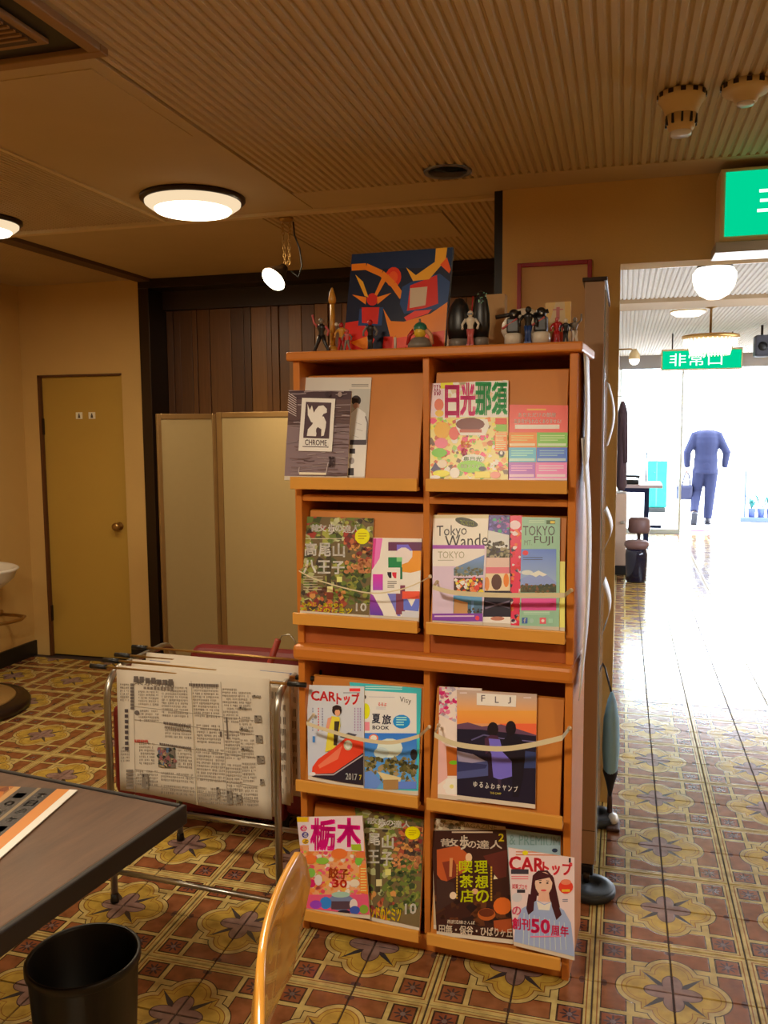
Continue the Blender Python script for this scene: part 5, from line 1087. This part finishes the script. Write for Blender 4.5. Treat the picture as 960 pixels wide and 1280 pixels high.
# ------------------------------------------------------------------ free-standing display board, edge-on
t = tag(empty('display_board', (-.09, 3.1, 0)), 'tall beige partition board seen edge-on between the rack and the corridor', 'partition')
MB().box(-.036, -.19, .085, .026, .45, 2.055).build('board', PANELBD, t, bevel=.002)
MB().box(-.036, -.191, .205, .026, -.1895, .207).build('seam', DARK, t)
MB().box(.026, -.17, .09, .031, .44, 2.03).build('acrylic_face', mat('glossy_face', (190, 200, 206), .08, coat=.6), t, bevel=.001)
MB().box(-.044, -.198, 2.055, .034, .458, 2.068).build('cap', DARK, t, bevel=.002)
MB().box(-.03, -.2, .05, .022, .42, .085).build('foot_rail', BLACK, t, bevel=.004)
for y_ in (-.20, .36):
    MB().lathe([(.012, .028), (.012, .06)], (.0, y_, 0), 12).build('spindle', DARK, t)
    MB().lathe([(.078, 0), (.083, .008), (.083, .024), (.079, .0245), (.076, .031), (.0755, .0315), (.03, .033), (.0299, .028), (.001, .028)], (.015, y_-.02, 0), 36).build('round_foot', mat('blue_black_rubber', (42, 50, 58), .45), t)
def leaflet(y, z, h, label):
    o = MB(); vs = []; fs = []; n = 8
    for i in range(n+1):
        v = i/n; b = .034+.022*math.sin(v*PI)
        vs += [(b, y-.1, z+h*v), (b+.006, y+.06, z+h*v), (b+.0075, y+.06, z+h*v), (b+.0015, y-.1, z+h*v)]
    for i in range(n):
        for k in range(4): a_, b_ = 4*i+k, 4*i+(k+1) % 4; fs.append((a_, b_, b_+4, a_+4))
    fs += [(0, 1, 2, 3), (4*n+3, 4*n+2, 4*n+1, 4*n)]
    x = o.add(vs, fs, True).build('wall_leaflet', SHEET); x.location = (-.09, 3.1, 0); tag(x, label, 'leaflet')
leaflet(.05, 1.52, .22, 'white leaflet curling off the partition board at eye level')
leaflet(.05, 1.16, .14, 'white leaflet on the partition board at handle height')
leaflet(.05, .86, .18, 'lowest white leaflet curling off the partition board')
# pale blue cloth with dark shoe bag and slipper by the jamb
t = tag(empty('cloth_bag', (-.045, 3.50, .0)), 'pale blue cloth bag with dark base hanging by the corridor jamb', 'bag')
t.location = (-.02, 3.46, 0)
MB().lathe([(.012, .16), (.03, .2), (.038, .30), (.034, .42), (.018, .50), (.006, .53)], n=20, sy=1.6, sx=.9).build('cloth', mat('pale_blue_cloth', (150, 190, 210), .9), t)
MB().lathe([(.006, .10), (.02, .16), (.034, .205), (.031, .22)], n=18, sy=1.5, sx=.9).build('dark_base', mat('dark_cloth', (34, 26, 26), .8), t)
MB().tube([(0, 0, .52), (-.03, .1, .60), (-.05, .15, .62)], .004, 8).build('strap', BLACK, t); MB().tube([(0, 0, .012), (0, 0, .12)], [.012, .009], 10).build('stick_foot', mat('brown_leather', (84, 54, 40), .6), t)
t = tag(empty('slipper', (-.005, 3.40, 0)), 'small white and brown slipper at the foot of the corridor jamb', 'shoe')
MB().ball((0, .02, .024), .024, 14, 9, (.9, 1.6, .8)).build('upper', WHITE, t); MB().box(-.026, -.05, 0, .026, .055, .014).build('sole', MATS['brown_leather'], t, bevel=.006)

# ------------------------------------------------------------------ corridor furniture, street things
t = tag(empty('cabinet', (.0, 9.40, 0)), 'narrow beige cabinet with dark coats above, left side of the corridor', 'cabinet')
MB().box(-.055, -.1, .1, .06, .3, .86).build('body', mat('beige_cabinet', (176, 150, 130), .6), t, bevel=.01); MB().box(-.05, -.095, 0, .07, .3, .1).build('plinth', BLACK, t, bevel=.01); MB().box(.0, -.13, .55, .04, -.1, .575).build('handle', CHROME, t, bevel=.005)
t = tag(empty('coat', (-.0, 9.5, .88)), 'dark brown coat hanging above the beige corridor cabinet', 'coat')
MB().lathe([(.035, .0), (.06, .06), (.055, .4), (.06, .7), (.055, .84), (.03, .92), (.015, .95)], n=18, sx=.9, sy=1.8).build('body', mat('brown_coat', (70, 50, 56), .9), t); MB().tube([(.0, -.07, .82), (.03, -.09, .55), (.035, -.08, .3)], [.035, .03, .025], 10).build('sleeve', MATS['brown_coat'], t); MB().tube([(0, 0, .94), (-.01, 0, 1.0), (-.058, 0, 1.0)], .005, 8).build('hook', CHROME, t)
t = tag(empty('counter_table', (.2, 10.25, 0)), 'light-topped table with dark post legs in the corridor', 'table')
MB().box(-.2, -.35, .88, .24, .3, .915).build('tabletop', mat('light_top', (190, 170, 170), .4), t, bevel=.004); MB().box(-.18, -.33, .83, .10, .28, .88).build('apron', NAVY, t, bevel=.004)
for x_, y_ in ((-.17, -.3), (.08, -.3), (-.17, .25), (.08, .25)): MB().box(x_-.02, y_-.02, 0, x_+.02, y_+.02, .84).build('leg', NAVY, t, bevel=.004)
MB().box(.07, .26, .915, .085, .275, 1.26).build('post', NAVY, t, bevel=.002); MB().box(.1, -.2, .42, .24, -.16, .45).build('side_bracket', NAVY, t, bevel=.004)
t = tag(empty('telephone', (.1, 10.1, .9155)), 'dark desk telephone on the corridor table', 'telephone')
MB().box(-.09, -.09, 0, .09, .09, .05).build('body', BLACK, t, bevel=.015); MB().tube([(-.1, 0, .075), (-.05, 0, .085), (.05, 0, .085), (.1, 0, .075)], [.022, .014, .014, .022], 10).build('handset', BLACK, t)
t = tag(empty('stool', (.16, 8.95, 0)), 'brown and black padded stool below the corridor table', 'stool')
MB().lathe([(.10, .34), (.12, .37), (.12, .40), (.10, .42)], n=24).build('seat', mat('brown_seat', (110, 80, 76), .5), t); MB().lathe([(.09, .0), (.1, .02), (.11, .28), (.10, .34)], n=24).build('drum', mat('shiny_black', (20, 20, 40), .12), t)
t = tag(empty('stool', (.19, 9.45, 0)), 'taller brown upholstered stool behind the black drum stool', 'stool')
MB().lathe([(.10, .44), (.115, .47), (.11, .58), (.09, .6)], n=24).build('seat', MATS['brown_seat'], t); MB().lathe([(.09, 0), (.02, .03), (.02, .44)], n=20).build('column', CHROME, t)
t = tag(empty('door_mat', (1.15, 13.5, 0)), 'small pink door mat behind the walking person', 'mat'); MB().box(-.14, -.12, 0, .14, .12, .012).build('mat', mat('pink_mat', (220, 110, 150), .9), t, bevel=.004); MB().box(-.15, -.13, 0, .15, .13, .006).build('border', mat('pink_border', (200, 90, 120), .9), t)
t = tag(empty('street_board', (.62, 16.2, 0)), 'turquoise upright board in the street, left of the person', 'sign board')
MB().box(-.17, -.03, .08, .17, .03, .92).build('board', mat('turquoise', (0, 120, 110), .7), t, bevel=.01); MB().box(-.02, -.032, .1, .0, -.029, .9).build('stripe', mat('pale_turquoise', (60, 170, 160), .7), t); MB().box(-.15, -.1, 0, .15, .1, .08).build('foot', BLACK, t, bevel=.01)
t = tag(empty('planter', (2.16, 14.9, 0)), 'low dark planter rack with blue-green plants at the right edge', 'planter')
MB().box(-.30, -.12, .0, .45, .12, .07).build('tray', mat('slate', (70, 84, 130), .8), t, bevel=.01); MB().box(-.24, -.02, .07, -.215, .02, .82).build('post', MATS['slate'], t)
for k in range(4):
    MB().lathe([(.045, .07), (.06, .2), (.064, .21)], (-.12+k*.14, 0, 0), 14).build('pot', MATS['slate'], t)
LF = mat('blue_green_leaf', (24, 100, 96), .6); R = random.Random(12)
for k in range(40):
    c = Vector((-.12+R.randint(0, 3)*.14, 0, .2)); a_ = R.uniform(0, 2*PI); l = R.uniform(.12, .26); e = c+Vector((math.cos(a_)*l*.8, math.sin(a_)*l*.5, R.uniform(.08, .3))); s_ = Vector((-math.sin(a_), math.cos(a_), 0))*.022; m_ = (c+e)/2+Vector((0, 0, .05))
    MB().add([c, m_-s_, e, m_+s_, c+Vector((0, 0, .003)), m_-s_+Vector((0, 0, .003)), e+Vector((0, 0, .003)), m_+s_+Vector((0, 0, .003))], [(0, 1, 2, 3), (7, 6, 5, 4), (0, 4, 5, 1), (1, 5, 6, 2), (2, 6, 7, 3), (3, 7, 4, 0)]).build('leaf', LF, t)

# ------------------------------------------------------------------ the person walking out
t = tag(empty('person', (1.27, 14.35, 0), math.radians(2)), 'person in dark suit walking away with a bag in the left hand', 'person')
def fused(mb, name, m, voxel, sub=0):
    o = mb.build(name, m, t); r = o.modifiers.new('fuse', 'REMESH'); r.mode = 'VOXEL'; r.voxel_size = voxel; r.use_smooth_shade = True
    s = o.modifiers.new('soft', 'SMOOTH'); s.iterations = 3; s.factor = .5
    return o
hipL, hipR = Vector((-.09, 0, .88)), Vector((.09, 0, .88))
knL, anL = Vector((-.12, .08, .50)), Vector((-.17, -.16, .20))          # trailing leg, heel lifted
knR, anR = Vector((.08, .04, .48)), Vector((.05, .0, .09))
shL, shR = Vector((-.165, 0, 1.40)), Vector((.165, 0, 1.40))
elL, wrL = Vector((-.285, -.04, 1.13)), Vector((-.275, .03, .90))
elR, wrR = Vector((.30, -.04, 1.13)), Vector((.285, .05, .90))
b = MB()
b.tube([hipL, knL, anL], [.085, .055, .038], 12).tube([hipR, knR, anR], [.085, .055, .038], 12)
b.tube([(0, 0, .86), (0, 0, 1.0), (0, 0, 1.2), (0, .0, 1.38), (0, 0, 1.46)], [.12, .10, .11, .11, .07], 16)
b.tube([(0, 0, 1.42), (0, .01, 1.50), (0, .02, 1.56)], [.065, .055, .055], 14)
b.ball((0, .03, 1.645), .1, 18, 13, (.80, .98, 1.2)).ball((0, .115, 1.57), .035, 10, 8, (1, .8, .8))
b.ball((0, .135, 1.635), .016, 8, 6, (.8, 1.2, 1.6))                     # nose
for s in (-1, 1): b.ball((s*.082, .02, 1.64), .022, 10, 8, (.4, .8, 1.4)); b.ball((s*.03, .118, 1.665), .013, 8, 6)
b.ball((0, .122, 1.603), .018, 8, 6, (1.3, .5, .5))
for sh_, el_, wr_, s in ((shL, elL, wrL, -1), (shR, elR, wrR, 1)):
    b.tube([sh_, el_, wr_], [.05, .042, .028], 12); p = wr_+Vector((0, .01, -.06)); b.ball(p, .036, 12, 8, (.5, 1, 1.3))
    for k, l in enumerate((.062, .072, .068, .052)):
        q = p+Vector((0, .026-.017*k, -.035)); b.tube([q, q+Vector((-s*.004, 0, -l*.5)), q+Vector((-s*.018, .0, -l*.9))], [.0095, .009, .008], 8)
    b.tube([p+Vector((0, .03, .01)), p+Vector((-s*.012, .055, -.012)), p+Vector((-s*.02, .058, -.04))], [.011, .01, .009], 8)
for an, tp in ((anL, Vector((-.17, -.05, .035))), (anR, Vector((.05, .12, .035)))): b.tube([an, an+Vector((0, -.01, -.03)), tp], [.038, .036, .026], 10)
fused(b, 'body', SKIN, .008)
j = MB(); j.tube([(0, 0, .80), (0, 0, .92), (0, 0, 1.08), (0, .0, 1.28), (0, 0, 1.42), (0, .0, 1.475)], [.185, .18, .165, .19, .17, .075], 20, flat=1)
j.v = [(x, y*.8, z) for x, y, z in j.v]
j.lathe([(.17, 0), (.18, .2), (.16, .3), (.18, .45), (.185, .55), (.15, .63), (.08, .66)], (0, 0, .82), 20, sy=.8)
for sh_, el_, wr_, s in ((shL, elL, wrL, -1), (shR, elR, wrR, 1)): j.tube([Vector((s*.08, 0, 1.42)), sh_, el_, wr_+Vector((0, 0, .0))], [.07, .075, .062, .048], 14)
fused(j, 'jacket', NAVY, .014)
tr_ = MB()
tr_.tube([(0, 0, .98), (0, 0, .86)], [.145, .15], 16).tube([hipL, knL, anL+Vector((0, 0, .0))], [.105, .082, .062], 14).tube([hipR, knR, anR+Vector((0, 0, .0))], [.105, .082, .066], 14)
fused(tr_, 'trousers', NAVY, .014)
for an, pitch_ in ((anL, 1.0), (anR, 0)):
    m_ = Matrix.Translation(an+Vector((0, 0, -.03 if pitch_ else 0))) @ Matrix.Rotation(-pitch_, 4, 'X')
    MB().box(-.045, -.07, -.085, .045, .2, -.065, M=m_).ball((0, .1, -.055), .048, 12, 8, (.95, 2, .8), M=m_).ball((0, -.02, -.03), .05, 12, 8, (.9, 1, 1), M=m_).build('shoe', mat('black_shoe', (16, 16, 30), .4), t)
h_ = MB().ball((0, .01, 1.675), .104, 18, 12, (.84, .95, 1.12)).ball((0, -.02, 1.63), .09, 14, 10, (.86, .85, 1.1)).build('hair', mat('grey_hair', (170, 168, 170), .8), t)
tb = tag(empty('handbag', (.985, 14.36, 0)), 'dark shoulder bag carried in the left hand of the person', 'bag')
MB().box(-.14, -.06, .38, .10, .06, .62).build('body', mat('bag_black', (36, 40, 70), .6), tb, bevel=.04, seg=3); MB().tube([(-.06, 0, .6), (-.02, 0, .78), (.0, 0, .84), (.04, 0, .78), (.07, 0, .6)], .012, 8).build('handle', MATS['bag_black'], tb); MB().box(-.14, -.065, .54, .1, .065, .6).build('flap', MATS['bag_black'], tb, bevel=.02)
